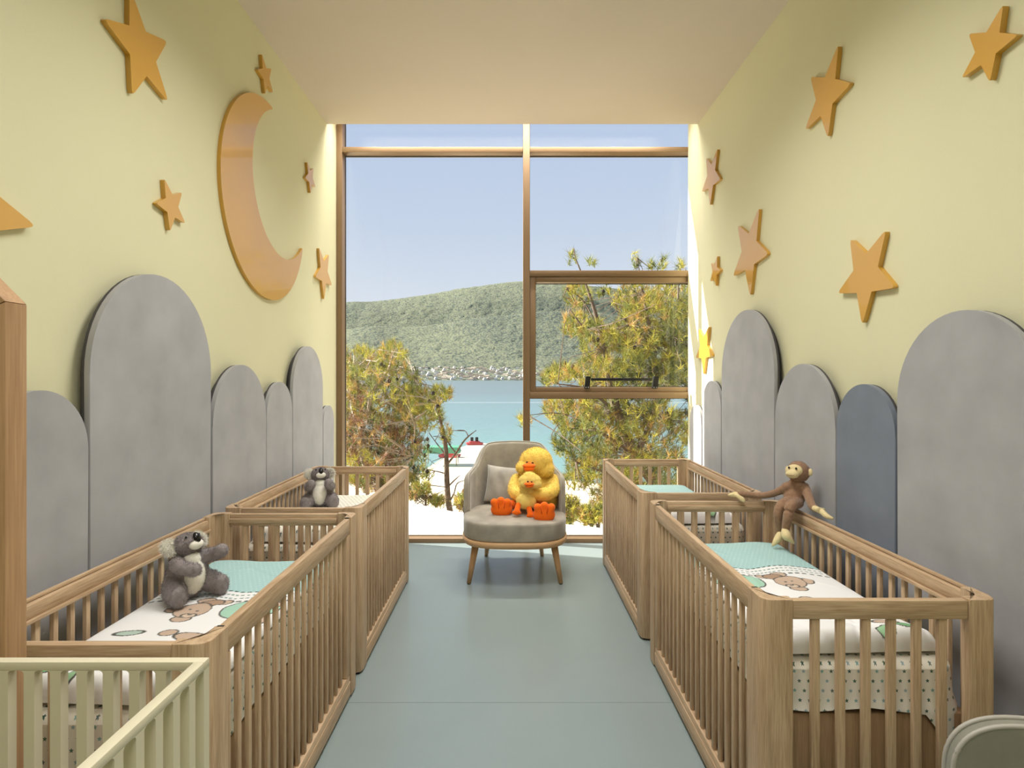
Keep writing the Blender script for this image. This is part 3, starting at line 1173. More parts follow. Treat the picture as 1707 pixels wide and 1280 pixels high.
prof = [(0.95, 0.338), (0.985, 0.340), (0.995, 0.350), (1.0, 0.40), (1.0, 0.445), (0.994, 0.460), (0.975, 0.468), (0.92, 0.472), (0.7, 0.476), (0.4, 0.477), (0.1, 0.477)]
me = ring_solid([scaled(so, (a, a), z) for a, z in prof])
obj('seat', me, M_chairv, chair)
me = ring_solid([scaled(so, (a, a), z) for a, z in ((0.93, 0.290), (0.985, 0.292), (1.012, 0.305), (1.02, 0.320), (1.015, 0.333), (1.0, 0.337))])
obj('seat_frame', me, M_beech, chair)
for sx in (-1, 1):
    for (yt, yb_, nm) in ((-0.20, -0.17 - 0.04, 'f'), (0.30, 0.46, 'b')):
        xt = sx * (0.285 if nm == 'f' else 0.20)
        xb = sx * (0.335 if nm == 'f' else 0.235)
        lg = obj('leg', tube([(xt, yt, 0.292), (xb, yb_, 0.006)], [0.027, 0.016], 16), M_beechz, chair)
        obj('glide', tube([(xb, yb_, 0.008), (xb, yb_, 0.0)], [0.012, 0.012], 12), M_black, lg)

# wrap-around shell of back and arms
ctrl = [(-0.364, 0.030, 0.47), (-0.368, 0.042, 0.62), (-0.369, 0.065, 0.70), (-0.366, 0.11, 0.742), (-0.344, 0.19, 0.765), (-0.312, 0.27, 0.80), (-0.284, 0.325, 0.865), (-0.250, 0.368, 0.93), (-0.19, 0.395, 0.958), (0, 0.412, 0.968)]
ctrl = ctrl + [(-a, b_, c) for a, b_, c in ctrl[:-1][::-1]]
path = smooth_path(ctrl, 7)
rings = []
npts = len(path)
cs_n = 20
th = 0.05
for i, p in enumerate(path):
    d = path[min(i + 1, npts - 1)][:2] - path[max(i - 1, 0)][:2]
    d = d / np.linalg.norm(d)
    inn = np.array([d[1], -d[0]])
    if np.dot(inn, np.array([0.0, 0.1]) - p[:2]) < 0:
        inn = -inn
    zt = p[2]
    endf = min(1, min(i, npts - 1 - i) / 7 + 0.55)
    t2 = th * endf / 2
    rg = []
    lean = 0.10
    def pt(off, z):
        back = max(0, (z - 0.50)) * lean * (1 if abs(p[0]) < 0.33 else 0.3)
        q_ = p[:2] + inn * off
        return (q_[0], q_[1] + back, z)
    zb_ = 0.345
    for k in range(5):
        z = zb_ + (zt - th / 2 - zb_) * k / 4
        rg.append(pt(-t2, z))
    for k in range(1, 8):
        a = PI * k / 8
        rg.append(pt(-t2 * math.cos(a), zt - th / 2 + th / 2 * math.sin(a)))
    for k in range(5):
        z = zt - th / 2 - (zt - th / 2 - zb_) * k / 4
        rg.append(pt(t2, z))
    rings.append(rg)
v, f = [], []
n = len(rings[0])
for r_ in rings:
    v += r_
for j in range(len(rings) - 1):
    for k in range(n):
        f.append((j * n + k, j * n + (k + 1) % n, (j + 1) * n + (k + 1) % n, (j + 1) * n + k))
f.append(tuple(range(n)))
f.append(tuple((len(rings) - 1) * n + k for k in range(n))[::-1])
me = mesh_from('shell', v, f, True)
obj('backrest', me, M_chairv, chair)
pp = [Vector(rg[9]) + Vector((0, -0.0, 0.003)) for rg in rings]
pp = [Vector(rings[0][0]), Vector(rings[0][4])] + pp + [Vector(rings[-1][4]), Vector(rings[-1][0])]
obj('piping', tube(pp, 0.0045, 6), M_pipe, chair)

# cushion leaning in the chair


def pillow(w, h, t, n=26):
    v, f = [], []
    for s in (1, -1):
        for j in range(n + 1):
            for i in range(n + 1):
                u, w_ = i / n * 2 - 1, j / n * 2 - 1
                e_ = (1 - abs(u) ** 3.2) * (1 - abs(w_) ** 3.2)
                z = s * t / 2 * max(e_, 0) ** 0.55
                pin = 1 - 0.07 * (1 - abs(u) ** 2) * abs(w_) ** 3
                pin2 = 1 - 0.07 * (1 - abs(w_) ** 2) * abs(u) ** 3
                z += s * 0.004 * math.sin(u * 9 + w_ * 4) * e_
                v.append((u * w / 2 * pin2, z, w_ * h / 2 * pin))
    W = n + 1
    for s in (0, 1):
        o_ = s * W * W
        for j in range(n):
            for i in range(n):
                q_ = (o_ + j * W + i, o_ + j * W + i + 1, o_ + (j + 1) * W + i + 1, o_ + (j + 1) * W + i)
                f.append(q_[::-1] if s == 0 else q_)
    bm = bmesh.new()
    me_ = mesh_from('pillow', v, f)
    bm.from_mesh(me_)
    bmesh.ops.remove_doubles(bm, verts=bm.verts, dist=1e-5)
    return bm_mesh(bm, 'pillow', True)


pil = obj('cushion', pillow(0.34, 0.30, 0.10), M_cush, None)
pil.location = (-0.035, 4.735, 0.632)
pil.rotation_euler = (R(-14), R(3), R(-14))
tag(pil, 'small grey velvet cushion leaning in the armchair left of the yellow duck', 'cushion')

# ------------------------------------------------------------------ upholstered chair at the lower right corner
ch2 = thing('upholstered_chair', 'grey-green upholstered chair back with piping at the lower right corner', 'chair', (1.315, 1.44, 0), R(-12))


def super_poly(hw, z0, z1, e_=3.4, n=60):
    pts = []
    zc, hz = (z0 + z1) / 2, (z1 - z0) / 2
    for k in range(n):
        t = 2 * PI * k / n
        c, s_ = math.cos(t), math.sin(t)
        pts.append((hw * math.copysign(abs(c) ** (2 / e_), c), zc + hz * math.copysign(abs(s_) ** (2 / e_), s_)))
    return pts


HB = 0.205
obj('backrest', prism(super_poly(HB, 0.30, 0.644, 2.9), 1, -0.018, 0.018, 0.010, 4), M_green_v, ch2)
for yy in (-0.015, 0.015):
    q_ = super_poly(HB - 0.004 if yy < 0 else HB + 0.001, 0.306, 0.641 if yy < 0 else 0.646, 2.9)
    pts = [Vector((a, yy, b_)) for a, b_ in q_]
    v, f = tube_data(pts + [pts[0]], 0.006, 6)
    obj('piping', mesh_from('piping', v, f, True), M_pipe, ch2)
obj('seat', prism(round_poly([(-0.2, -0.42), (0.2, -0.42), (0.21, -0.035), (-0.21, -0.035)], 0.07, 6), 2, 0.26, 0.34, 0.015, 3), M_green_v, ch2)
for x in (-0.16, 0.16):
    for y in (-0.38, -0.07):
        obj('leg', tube([(x, y, 0.262), (x * 1.1, y, 0)], [0.02, 0.013], 10), M_beechz, ch2)

# ------------------------------------------------------------------ toy koalas


def make_koala(label, loc, rz, arm_l, arm_r, look, scale=1.0):
    t = thing('toy_koala', label, 'stuffed toy', loc, rz, 'plush koalas in the cribs')
    body = blob([
        ('e', (0, 0.005, 0.082), (0.077, 0.068, 0.084)), ('e', (0, 0.0, 0.125), (0.060, 0.052, 0.055)),
        ('c', [((0.052, 0.0, 0.060), 0.040), ((0.072, -0.045, 0.048), 0.040), ((0.080, -0.072, 0.040), 0.034)]),
        ('c', [((-0.052, 0.0, 0.060), 0.040), ((-0.072, -0.045, 0.048), 0.040), ((-0.080, -0.072, 0.040), 0.034)]),
        ('e', (0.082, -0.088, 0.042), (0.030, 0.018, 0.040)), ('e', (-0.082, -0.088, 0.042), (0.030, 0.018, 0.040)),
        ('c', [(q_, r_) for q_, r_ in zip(arm_r, (0.028, 0.026, 0.024, 0.025))]),
        ('c', [(q_, r_) for q_, r_ in zip(arm_l, (0.028, 0.026, 0.024, 0.025))]),
    ], 0.0045, 3)
    b_ = obj('body', body, M_kfur, t)
    fur('fur', body, 14000, 0.010, 0.0016, M_kfur, b_)
    be = blob([('e', (0, -0.018, 0.086), (0.052, 0.056, 0.072)), ('e', (0, -0.022, 0.150), (0.034, 0.034, 0.030))], 0.004, 3)
    b2 = obj('belly', be, M_kwhite, t)
    fur('fur', be, 3000, 0.006, 0.0016, M_kwhite, b2)
    # head: built facing -y, tilted back and turned
    hm = Matrix.Translation((0, -0.008, 0.185)) @ Matrix.Rotation(look[1], 4, 'Z') @ Matrix.Rotation(look[0], 4, 'X')

    def T(me_):
        me_.transform(hm)
        return me_
    hd_ = T(blob([('e', (0, 0, 0.018), (0.054, 0.050, 0.045)), ('e', (0, -0.034, 0.010), (0.036, 0.030, 0.028))], 0.0045, 3))
    h = obj('head', hd_, M_kfur, t)
    fur('fur', hd_, 7000, 0.008, 0.0015, M_kfur, h)
    for s in (-1, 1):
        er = T(blob([('e', (s * 0.060, 0.010, 0.030), (0.031, 0.014, 0.031))], 0.004, 2))
        ea = obj('ear', er, M_kwhite if s < 0 else M_kfur, t)
        fur('fur', er, 2500, 0.016, 0.0018, M_kwhite, ea)
        obj('eye', T(blob([('e', (s * 0.027, -0.047, 0.034), (0.0045, 0.0045, 0.0045))], 0.0012, 1)), M_eye, h)
    obj('muzzle', T(blob([('e', (0, -0.046, -0.002), (0.030, 0.022, 0.019))], 0.003, 2)), M_kwhite, t)
    obj('nose', T(blob([('e', (0, -0.066, 0.018), (0.014, 0.010, 0.021))], 0.002, 2)), M_eye, t)
    t.scale = (scale,) * 3
    return t


ZQ = ZM + 0.009 + 0.013
make_koala('grey plush koala sitting on the bear quilt of the near left crib', (-1.232, 2.225, ZQ + 0.001), R(58),
           [(0.045, -0.01, 0.145), (0.075, -0.045, 0.155), (0.080, -0.074, 0.165), (0.082, -0.088, 0.174)],
           [(-0.045, -0.01, 0.145), (-0.062, -0.05, 0.142), (-0.045, -0.085, 0.135), (-0.030, -0.10, 0.132)],
           (R(-34), R(8)), 1.0)
make_koala('grey plush koala sitting in the far left crib near the window', (-1.235, 3.79, ZQ + 0.001), R(14),
           [(0.045, -0.01, 0.145), (0.066, -0.050, 0.135), (0.058, -0.085, 0.150), (0.054, -0.092, 0.165)],
           [(-0.045, -0.01, 0.145), (-0.066, -0.050, 0.135), (-0.052, -0.085, 0.150), (-0.046, -0.092, 0.162)],
           (R(-30), R(10)), 1.04)

# ------------------------------------------------------------------ toy monkey on the crib corner
mk_loc = Vector((1.425, 2.93, CH))
monkey = thing('toy_monkey', 'brown plush monkey sitting on the crib corner with arms spread along the rails', 'stuffed toy', mk_loc)


def mk(px, py, Y):
    return tuple(at(px, py, Y) - mk_loc)


MB_ = blob([
    ('e', mk(1324, 829, 2.93), (0.052, 0.044, 0.050)), ('e', mk(1328, 812, 2.94), (0.046, 0.040, 0.050)),
    ('c', [(mk(1330, 805, 2.94), 0.026), (mk(1328, 796, 2.94), 0.024)]),
    ('c', [(mk(1312, 811, 2.94), 0.024), (mk(1300, 818, 2.97), 0.019), (mk(1283, 824, 3.04), 0.0175), (mk(1262, 826, 3.105), 0.017), (mk(1240, 824, 3.11), 0.016), (mk(1231, 823.5, 3.11), 0.015)]),
    ('c', [(mk(1341, 812, 2.92), 0.024), (mk(1348, 828, 2.84), 0.021), (mk(1354, 843, 2.76), 0.018), (mk(1362, 849, 2.72), 0.016)]),
    ('c', [(mk(1317, 836, 2.92), 0.028), (mk(1303, 842, 2.87), 0.026), (mk(1297, 856, 2.86), 0.022), (mk(1299, 872, 2.87), 0.019), (mk(1301, 888, 2.88), 0.017)]),
    ('c', [(mk(1330, 838, 2.90), 0.028), (mk(1319, 842, 2.82), 0.027), (mk(1314, 858, 2.80), 0.023), (mk(1311, 873, 2.81), 0.020), (mk(1309, 886, 2.82), 0.018)]),
], 0.005, 3)
b_ = obj('body', MB_, M_mfur, monkey)
fur('fur', MB_, 9000, 0.0045, 0.0014, M_mfur, b_, 0.5)


def mpart(name, prims, mat, voxel=0.003, parent=monkey):
    return obj(name, blob(prims, voxel, 2), mat, parent)


mpart('hand', [('c', [(mk(1233, 824, 3.11), 0.013), (mk(1224, 824.5, 3.11), 0.014), (mk(1215, 825, 3.11), 0.006)]), ('c', [(mk(1228, 826, 3.09), 0.010), (mk(1237, 832, 3.075), 0.013), (mk(1239, 834, 3.07), 0.010)])], M_mskin)
mpart('hand', [('c', [(mk(1358, 847, 2.72), 0.013), (mk(1369, 852, 2.70), 0.014), (mk(1377, 859, 2.66), 0.012), (mk(1387, 864, 2.64), 0.007)]), ('c', [(mk(1364, 848, 2.70), 0.009), (mk(1373, 850, 2.72), 0.009)])], M_mskin)
mpart('foot', [('c', [(mk(1302, 889, 2.87), 0.016), (mk(1298, 896, 2.86), 0.019), (mk(1292, 904, 2.85), 0.013), (mk(1288, 909, 2.85), 0.006)])], M_mskin)
mpart('foot', [('c', [(mk(1309, 885, 2.81), 0.018), (mk(1311, 893, 2.79), 0.022), (mk(1317, 899, 2.78), 0.014), (mk(1323, 905, 2.78), 0.006)])], M_mskin)
hc = Vector(mk(1330, 786, 2.93))
face_dir = Vector((-0.78, -0.60, 0.16)).normalized()
rt = face_dir.to_track_quat('-Y', 'Z').to_matrix()


def hp(x, y, z):
    return tuple(hc + rt @ Vector((x, y, z)))


hdm = blob([('e', hp(0, 0.006, 0.0), (0.053, 0.053, 0.053), rt), ('e', hp(0, 0.02, -0.018), (0.040, 0.034, 0.034), rt)], 0.004, 2)
h_ = obj('head', hdm, M_mfur, monkey)
fur('fur', hdm, 3500, 0.0045, 0.0014, M_mfur, h_, 0.3)
mpart('face', [('e', hp(0, -0.034, 0.004), (0.040, 0.022, 0.030), rt), ('e', hp(0, -0.054, -0.016), (0.033, 0.026, 0.021), rt)], M_mskin, 0.0025)
for s in (-1, 1):
    mpart('ear', [('e', hp(s * 0.057, 0.008, 0.004), (0.012, 0.008, 0.019), rt)], M_mskin, 0.0025)
    mpart('eye', [('e', hp(s * 0.018, -0.057, 0.014), (0.0052, 0.0052, 0.0062), rt)], M_eye, 0.0013)
mpart('mouth', [('c', [(hp(-0.020, -0.073, -0.020), 0.0014), (hp(0, -0.0805, -0.024), 0.0014), (hp(0.020, -0.073, -0.020), 0.0014)])], M_mfur, 0.0009)

# ------------------------------------------------------------------ toy ducks in the armchair
dk_loc = Vector((0.17, 4.52, 0.478))
duck = thing('toy_duck', 'big yellow plush duck sitting in the armchair hugging a small duck', 'stuffed toy', dk_loc)


def dk(cx_, cy_, Y):
    return tuple(at(740 + cx_ / 4.267, 700 + cy_ / 4.267, Y) - dk_loc)


def dpart(name, prims, mat, voxel, parent, sm=3):
    return obj(name, blob(prims, voxel, sm), mat, parent)


bd = blob([
    ('e', dk(645, 545, 4.62), (0.175, 0.13, 0.125)), ('e', dk(670, 460, 4.63), (0.145, 0.11, 0.13)), ('e', dk(735, 560, 4.62), (0.085, 0.10, 0.12)),
    ('c', [(dk(770, 430, 4.58), 0.055), (dk(770, 500, 4.48), 0.055), (dk(705, 530, 4.40), 0.050), (dk(640, 520, 4.38), 0.042)]),
    ('c', [(dk(520, 425, 4.58), 0.050), (dk(500, 500, 4.50), 0.052), (dk(545, 535, 4.42), 0.050), (dk(600, 530, 4.38), 0.042)]),
], 0.010, 4)
q_ = obj('body', bd, M_yellow, duck)
fur('fur', bd, 12000, 0.012, 0.003, M_yellow, q_)
hd = blob([('e', dk(655, 292, 4.58), (0.128, 0.115, 0.105)), ('e', dk(575, 340, 4.54), (0.070, 0.07, 0.058)), ('e', dk(720, 350, 4.55), (0.070, 0.075, 0.066)), ('e', dk(660, 225, 4.58), (0.05, 0.05, 0.035))], 0.009, 4)
q_ = obj('head', hd, M_yellow, duck)
fur('fur', hd, 9000, 0.012, 0.003, M_yellow, q_)
bk = q_
dpart('beak', [('e', dk(605, 325, 4.445), (0.050, 0.045, 0.018)), ('e', dk(605, 347, 4.440), (0.044, 0.042, 0.017)), ('e', dk(605, 312, 4.455), (0.022, 0.03, 0.014))], M_orange, 0.004, duck)
for ex in (592, 630):
    dpart('eye', [('e', dk(ex, 302 + (ex - 592) * 0.12, 4.452), (0.0085, 0.008, 0.0085))], M_eye, 0.002, duck, 1)
# soles with three toes each, turned to the room
for (fx, fy, Yf, lean) in ((410, 618, 4.36, -0.10), (712, 655, 4.22, 0.06)):
    c = Vector(dk(fx, fy, Yf))
    pr = [('e', tuple(c + Vector((0, 0, -0.018))), (0.082, 0.036, 0.062))]
    for k in (-1, 0, 1):
        pr.append(('c', [(tuple(c + Vector((k * 0.030, 0, -0.02))), 0.032), (tuple(c + Vector((k * 0.050 + lean * 0.05, 0.0, 0.046 - abs(k) * 0.012))), 0.030)]))
    ft = dpart('foot', pr, M_orange, 0.0055, duck, 1)
    for k in (-1, 1):
        p0 = c + Vector((k * 0.026, -0.031, 0.052))
        p1 = c + Vector((k * 0.019, -0.036, -0.004))
        obj('toe_seam', tube([tuple(p0), tuple(p1)], [0.004, 0.0025], 6), plain('orange_seam', (206, 84, 18), 0.9) if 'orange_seam' not in bpy.data.materials else bpy.data.materials['orange_seam'], ft)
dpart('leg', [('c', [(dk(560, 590, 4.55), 0.042), (dk(470, 605, 4.42), 0.036), (dk(440, 615, 4.39), 0.034)])], M_orange, 0.006, duck)
dpart('leg', [('c', [(dk(680, 610, 4.5), 0.042), (dk(710, 640, 4.34), 0.036), (dk(712, 650, 4.27), 0.034)])], M_orange, 0.006, duck)
# the small duck
sd_loc = Vector((0.02, 4.36, 0.53))
sduck = thing('toy_duckling', 'small pale yellow plush duck held in the arms of the big duck', 'stuffed toy', sd_loc)


def sk(cx_, cy_, Y):
    return tuple(at(740 + cx_ / 4.267, 700 + cy_ / 4.267, Y) - sd_loc)


m1 = blob([('e', sk(585, 575, 4.36), (0.075, 0.05, 0.062)), ('e', sk(595, 500, 4.38), (0.060, 0.045, 0.06))], 0.006, 3)
q_ = obj('body', m1, M_yellow2, sduck)
fur('fur', m1, 4000, 0.010, 0.0026, M_yellow2, q_)
m1 = blob([('e', sk(612, 428, 4.36), (0.082, 0.062, 0.050)), ('e', sk(585, 452, 4.335), (0.046, 0.04, 0.034)), ('e', sk(650, 455, 4.34), (0.046, 0.045, 0.034)), ('e', sk(608, 392, 4.36), (0.045, 0.04, 0.024))], 0.006, 3)
q_ = obj('head', m1, M_yellow2, sduck)
fur('fur', m1, 4500, 0.010, 0.0026, M_yellow2, q_)
dpart('beak', [('e', sk(606, 455, 4.285), (0.038, 0.034, 0.012)), ('e', sk(608, 470, 4.285), (0.030, 0.030, 0.011))], M_orange, 0.003, sduck)
for ex in (597, 624):
    dpart('eye', [('e', sk(ex, 438 + (ex - 597) * 0.15, 4.288), (0.0065, 0.006, 0.0065))], M_eye, 0.0016, sduck, 1)
for (fx, fy, a) in ((530, 632, -0.3), (604, 655, 0.35)):
    dpart('foot', [('c', [(sk(fx, fy - 28, 4.33), 0.020), (sk(fx + a * 40, fy + 22, 4.29), 0.024)]), ('e', sk(fx + a * 45, fy + 26, 4.285), (0.036, 0.016, 0.018))], M_orange, 0.004, sduck, 2)

# ------------------------------------------------------------------ outside: terrace, slope, beach, sea
terr = structure('trim_5', prism([(-7, YW + 0.15), (5, YW + 0.15), (5, 5.46), (2.2, 5.50), (0.92, 5.86), (-0.66, 6.60), (-1.99, 7.70), (-7.0, 12.2)], 2, -0.25, -0.012), M_terrace)
terr.name = 'terrace'
terr['label'] = 'sunlit pale stone terrace outside the window'

# slope below the terrace
gx = np.linspace(-70, 70, 90)
gy = np.concatenate([np.linspace(5.0, 12, 24), np.linspace(12.5, 60, 60)])
GX, GY = np.meshgrid(gx, gy)
Z = -0.45 - np.clip(GY - 6, 0, 28) * 0.30 + 0.12 * np.sin(GX * 1.7 + GY) * np.clip((GY - 6) / 4, 0, 1)
Z = np.where(GY > 34, -8.86, Z)
Z = np.where(GY > 57, -9.6, Z)
idx = np.arange(GX.size).reshape(GX.shape)
fs = np.stack([idx[:-1, :-1], idx[:-1, 1:], idx[1:, 1:], idx[1:, :-1]], -1).reshape(-1, 4)
gr = obj('ground', mesh_from('ground', np.stack([GX, GY, Z], -1).reshape(-1, 3), fs.tolist(), True), M_sand, None)
gr['kind'] = 'structure'
spit = [(-16, 50), (-11.5, 57), (-10.0, 60), (-9.0, 72), (-7.4, 86), (-5.6, 93), (-3.6, 92), (-2.6, 84), (-1.2, 70), (0.8, 61), (6, 58.5), (16, 52)]
sp_ = obj('beach', prism(round_poly(spit, 2.0, 3), 2, -9.3, -8.83), M_sand)
sp_['kind'] = 'structure'
sea = obj('sea', mesh_from('sea', [(-6000, 30, -9), (6000, 30, -9), (6000, 9000, -9), (-6000, 9000, -9)], [(0, 1, 2, 3)]), M_sea)
sea['kind'] = 'structure'
wk = obj('wake', mesh_from('wake', [(-260, 247, -8.97), (300, 247, -8.97), (300, 249, -8.97), (-260, 248.4, -8.97)], [(0, 1, 2, 3)]), plain('wake_foam', (196, 206, 210), 0.8), None)
tag(wk, 'thin white boat wake crossing the bay', 'wake')

# the far shore and its wooded hills
nx, ny = 420, 200
gx = np.linspace(-3600, 3600, nx)
gy = np.linspace(2500, 5200, ny)
GX, GY = np.meshgrid(gx, gy)
prof_x = np.array([-3600, -2400, -1330, -1000, -720, -400, -160, 80, 300, 500, 680, 900, 1400, 2400, 3600])
px_ = 850 + prof_x * F / 4200
prof_y = np.array([520, 512, 500, 505, 497, 484, 476, 470, 470, 474, 482, 488, 478, 500, 520])
ridge = EYE + (CY - np.interp(GX, prof_x, prof_y)) * 4200 / F
front = EYE + (CY - np.interp(GX, prof_x, [560, 555, 548, 548, 545, 540, 530, 520, 518, 520, 530, 540, 550, 560, 560])) * 3250 / F
t1 = np.clip((GY - 2500) / 330, 0, 1)
z1 = -9.5 + 62 * t1
t2 = np.clip((GY - 2800) / 480, 0, 1)
z2 = (front - 52) * (t2 ** 1.1) * (1 - 0.25 * np.clip((GY - 3300) / 250, 0, 1) * (1 - np.clip((GY - 3550) / 300, 0, 1)))
t3 = np.clip((GY - 3500) / 700, 0, 1)
z3 = (ridge - front) * (t3 * t3 * (3 - 2 * t3))
t4 = np.clip((GY - 4250) / 900, 0, 1)
Z = z1 + z2 + z3 - t4 * 300
wood_m = np.clip((GY - 2790) / 40, 0, 1)
Z = Z + rng.uniform(-2.5, 2.5, Z.shape) * wood_m + rng.uniform(-1, 1, Z.shape) * (GY > 2510)
GXj = GX + rng.uniform(-5, 5, Z.shape)
GYj = GY + rng.uniform(-4, 4, Z.shape)
for k in range(7):
    Z += 2.5 * np.sin(GX * rng.uniform(0.004, 0.02) + GY * rng.uniform(-0.01, 0.01) + rng.uniform(0, 6)) * np.clip((GY - 2850) / 300, 0, 1)
idx = np.arange(GX.size).reshape(GX.shape)
fs = np.stack([idx[:-1, :-1], idx[:-1, 1:], idx[1:, 1:], idx[1:, :-1]], -1).reshape(-1, 4)
hill = obj('hills', mesh_from('hills', np.stack([GXj, GYj, Z], -1).reshape(-1, 3), fs.tolist(), True), M_hill, None)
hill['kind'] = 'structure'

# the white houses on the far shore
M_house_w = [plain('house_white', (226, 222, 214), 0.8), plain('house_cream', (214, 200, 180), 0.8), plain('house_roof', (176, 150, 132), 0.8)]
M_win = plain('house_window', (70, 74, 82), 0.3)


def far_house(i):
    w, d, h = [(16, 11, 7), (24, 12, 9), (12, 10, 10), (30, 13, 7)][i]
    v, f = [], []

    def bx_(x0, x1, y0, y1, z0, z1):
        b0 = len(v)
        v.extend([(x0, y0, z0), (x1, y0, z0), (x1, y1, z0), (x0, y1, z0), (x0, y0, z1), (x1, y0, z1), (x1, y1, z1), (x0, y1, z1)])
        f.extend([tuple(b0 + q2 for q2 in q1) for q1 in ((0, 1, 5, 4), (1, 2, 6, 5), (2, 3, 7, 6), (3, 0, 4, 7), (4, 5, 6, 7), (3, 2, 1, 0))])
    bx_(-w / 2, w / 2, 0, d, -6, h * 0.55)
    bx_(-w / 2 + w * 0.2, w / 2, d * 0.3, d, h * 0.55, h)
    nb = len(f)
    n_ = int(w / 5)
    for k in range(n_):
        x = -w / 2 + (k + 0.5) * w / n_
        bx_(x - 1.2, x + 1.2, -0.3, 0.2, 1.0, 3.4)
    me_ = mesh_from('house', v, f)
    me_.materials.append(M_house_w[i % 2])
    me_.materials.append(M_win)
    for k, p in enumerate(me_.polygons):
        p.material_index = 1 if k >= nb else 0
    return me_


hms = [far_house(i) for i in range(4)]
rr = random.Random(5)
placed = []
for k in range(165):
    for tr in range(60):
        px0 = rr.uniform(640, 880) if k < 135 else rr.uniform(885, 1010)
        y = 2506 + (rr.random() ** 1.4) * 300
        if rr.random() < 0.4:
            y = 2506 + rr.uniform(0, 28)
        x = (px0 - CX) * y / F
        if all(abs(x - a) + abs(y - b_) > 38 or math.hypot(x - a, y - b_) > 36 for a, b_ in placed):
            break
    else:
        continue
    placed.append((x, y))
    z = -9.5 + 62 * min(1, (y - 2500) / 330)
    o = obj('far_house', hms[rr.randrange(4)], None, None, (x, y, z + 2.5))
    o.rotation_euler = (0, 0, rr.uniform(-0.5, 0.5))
    tag(o, 'small pale house of the town on the far shore', 'house', 'houses of the town across the bay')

# things on the beach
M_red = plain('red_boat_plastic', (180, 70, 74), 0.5)
M_gr = plain('green_tarp', (86, 150, 120), 0.7)


def boat(label, x, y, rz, s):
    t = thing('pedal_boat', label, 'boat', (x, y, -8.86), rz)
    for sx in (-1, 1):
        obj('float', prism(round_poly([(-1.5 * s, 0), (1.5 * s, 0), (1.9 * s, 0.5 * s), (-1.7 * s, 0.5 * s)], 0.15 * s, 3), 1, sx * 0.55 * s - 0.25 * s, sx * 0.55 * s + 0.25 * s), M_red, t)
    obj('deck', box(-1.1 * s, 1.1 * s, -0.7 * s, 0.7 * s, 0.5 * s, 0.8 * s, 0.05), M_red, t)
    for sx in (-0.5, 0.5):
        obj('seat', box(sx * s - 0.3 * s, sx * s + 0.3 * s, -0.3 * s, 0.3 * s, 0.8 * s, 1.6 * s, 0.08), M_black, t)


boat('red pedal boat with dark seats on the tip of the beach', -5.5, 90, 0.2, 0.75)
boat('red pedal boat on the sand in front of the green awning, left of the armchair', -7.9, 76, -0.2, 0.8)
aw = thing('awning', 'small green awning at the water edge behind the bare tree', 'awning', (-8.1, 69.5, -8.86))
obj('canopy', prism([(-2.0, 2.2), (2.0, 2.2), (2.2, 1.5), (-2.2, 1.5)], 1, -1.2, 1.2), M_gr, aw)
for sx in (-1.8, 1.8):
    for sy in (-1, 1):
        obj('pole', tube([(sx, sy, 0), (sx, sy, 1.6)], 0.06, 6), M_barkl, aw)

# ------------------------------------------------------------------ pines
YG_, OL_, DK_, BR_, TN_ = lin((172, 164, 70)), lin((122, 128, 66)), lin((72, 84, 52)), lin((128, 92, 70)), lin((180, 148, 88))


def needles(clumps, Yc, spread, ln=0.13, wd=0.0075, per=16):
    """clumps: (px, py, rx, ry, tufts, palette) -> fans of needles around twig ends"""
    P, D, K, S = [], [], [], []
    for (px, py, rx, ry, n, pal) in clumps:
        n = int(n)
        th_ = rng.uniform(0, 2 * PI, n)
        rad = np.sqrt(rng.random(n))
        qx, qy = px + rx * rad * np.cos(th_), py + ry * rad * np.sin(th_)
        yy = Yc + rng.normal(0, 1, n) * spread * 0.5
        p = np.stack([(qx - CX) * yy / F, yy, EYE + (CY - qy) * yy / F], -1)
        c3 = np.array([(px - CX) * Yc / F, Yc, EYE + (CY - py - ry * 0.6) * Yc / F])
        d = (p - c3) * 0.5
        d /= np.linalg.norm(d, axis=1)[:, None] + 1e-6
        d = d + np.array([0, 0, 0.75]) + rng.normal(0, 0.35, (n, 3))
        d /= np.linalg.norm(d, axis=1)[:, None]
        cols = np.array([pal[i] for i in rng.integers(0, len(pal), n)]) * rng.uniform(0.7, 1.25, (n, 1))
        P.append(p), D.append(d), K.append(cols), S.append(np.full(n, 1.0))
    P, D, K = np.concatenate(P), np.concatenate(D), np.concatenate(K)
    n = len(P)
    p = np.repeat(P, per, 0)
    d = np.repeat(D, per, 0)
    k = np.repeat(K, per, 0) * rng.uniform(0.8, 1.2, (n * per, 1))
    # needles start along the last bit of the twig and fan outwards
    p = p - d * rng.uniform(0, 0.10, (n * per, 1))
    nd = d + rng.normal(0, 0.55, (n * per, 3))
    nd /= np.linalg.norm(nd, axis=1)[:, None]
    s = np.cross(nd, rng.normal(0, 1, (n * per, 3)))
    s /= np.linalg.norm(s, axis=1)[:, None] + 1e-9
    l = ln * rng.uniform(0.6, 1.15, (n * per, 1))
    v = np.stack([p - s * wd / 2, p + s * wd / 2, p + nd * l], 1).reshape(-1, 3)
    me_ = mesh_from('needles', v, np.arange(len(v)).reshape(-1, 3).tolist())
    ca2 = me_.color_attributes.new('Col', 'FLOAT_COLOR', 'POINT')
    cc = np.repeat(np.clip(k, 0, 1), 3, 0)
    ca2.data.foreach_set('color', np.c_[cc, np.ones(len(cc))].astype(np.float32).ravel())
    return me_, P


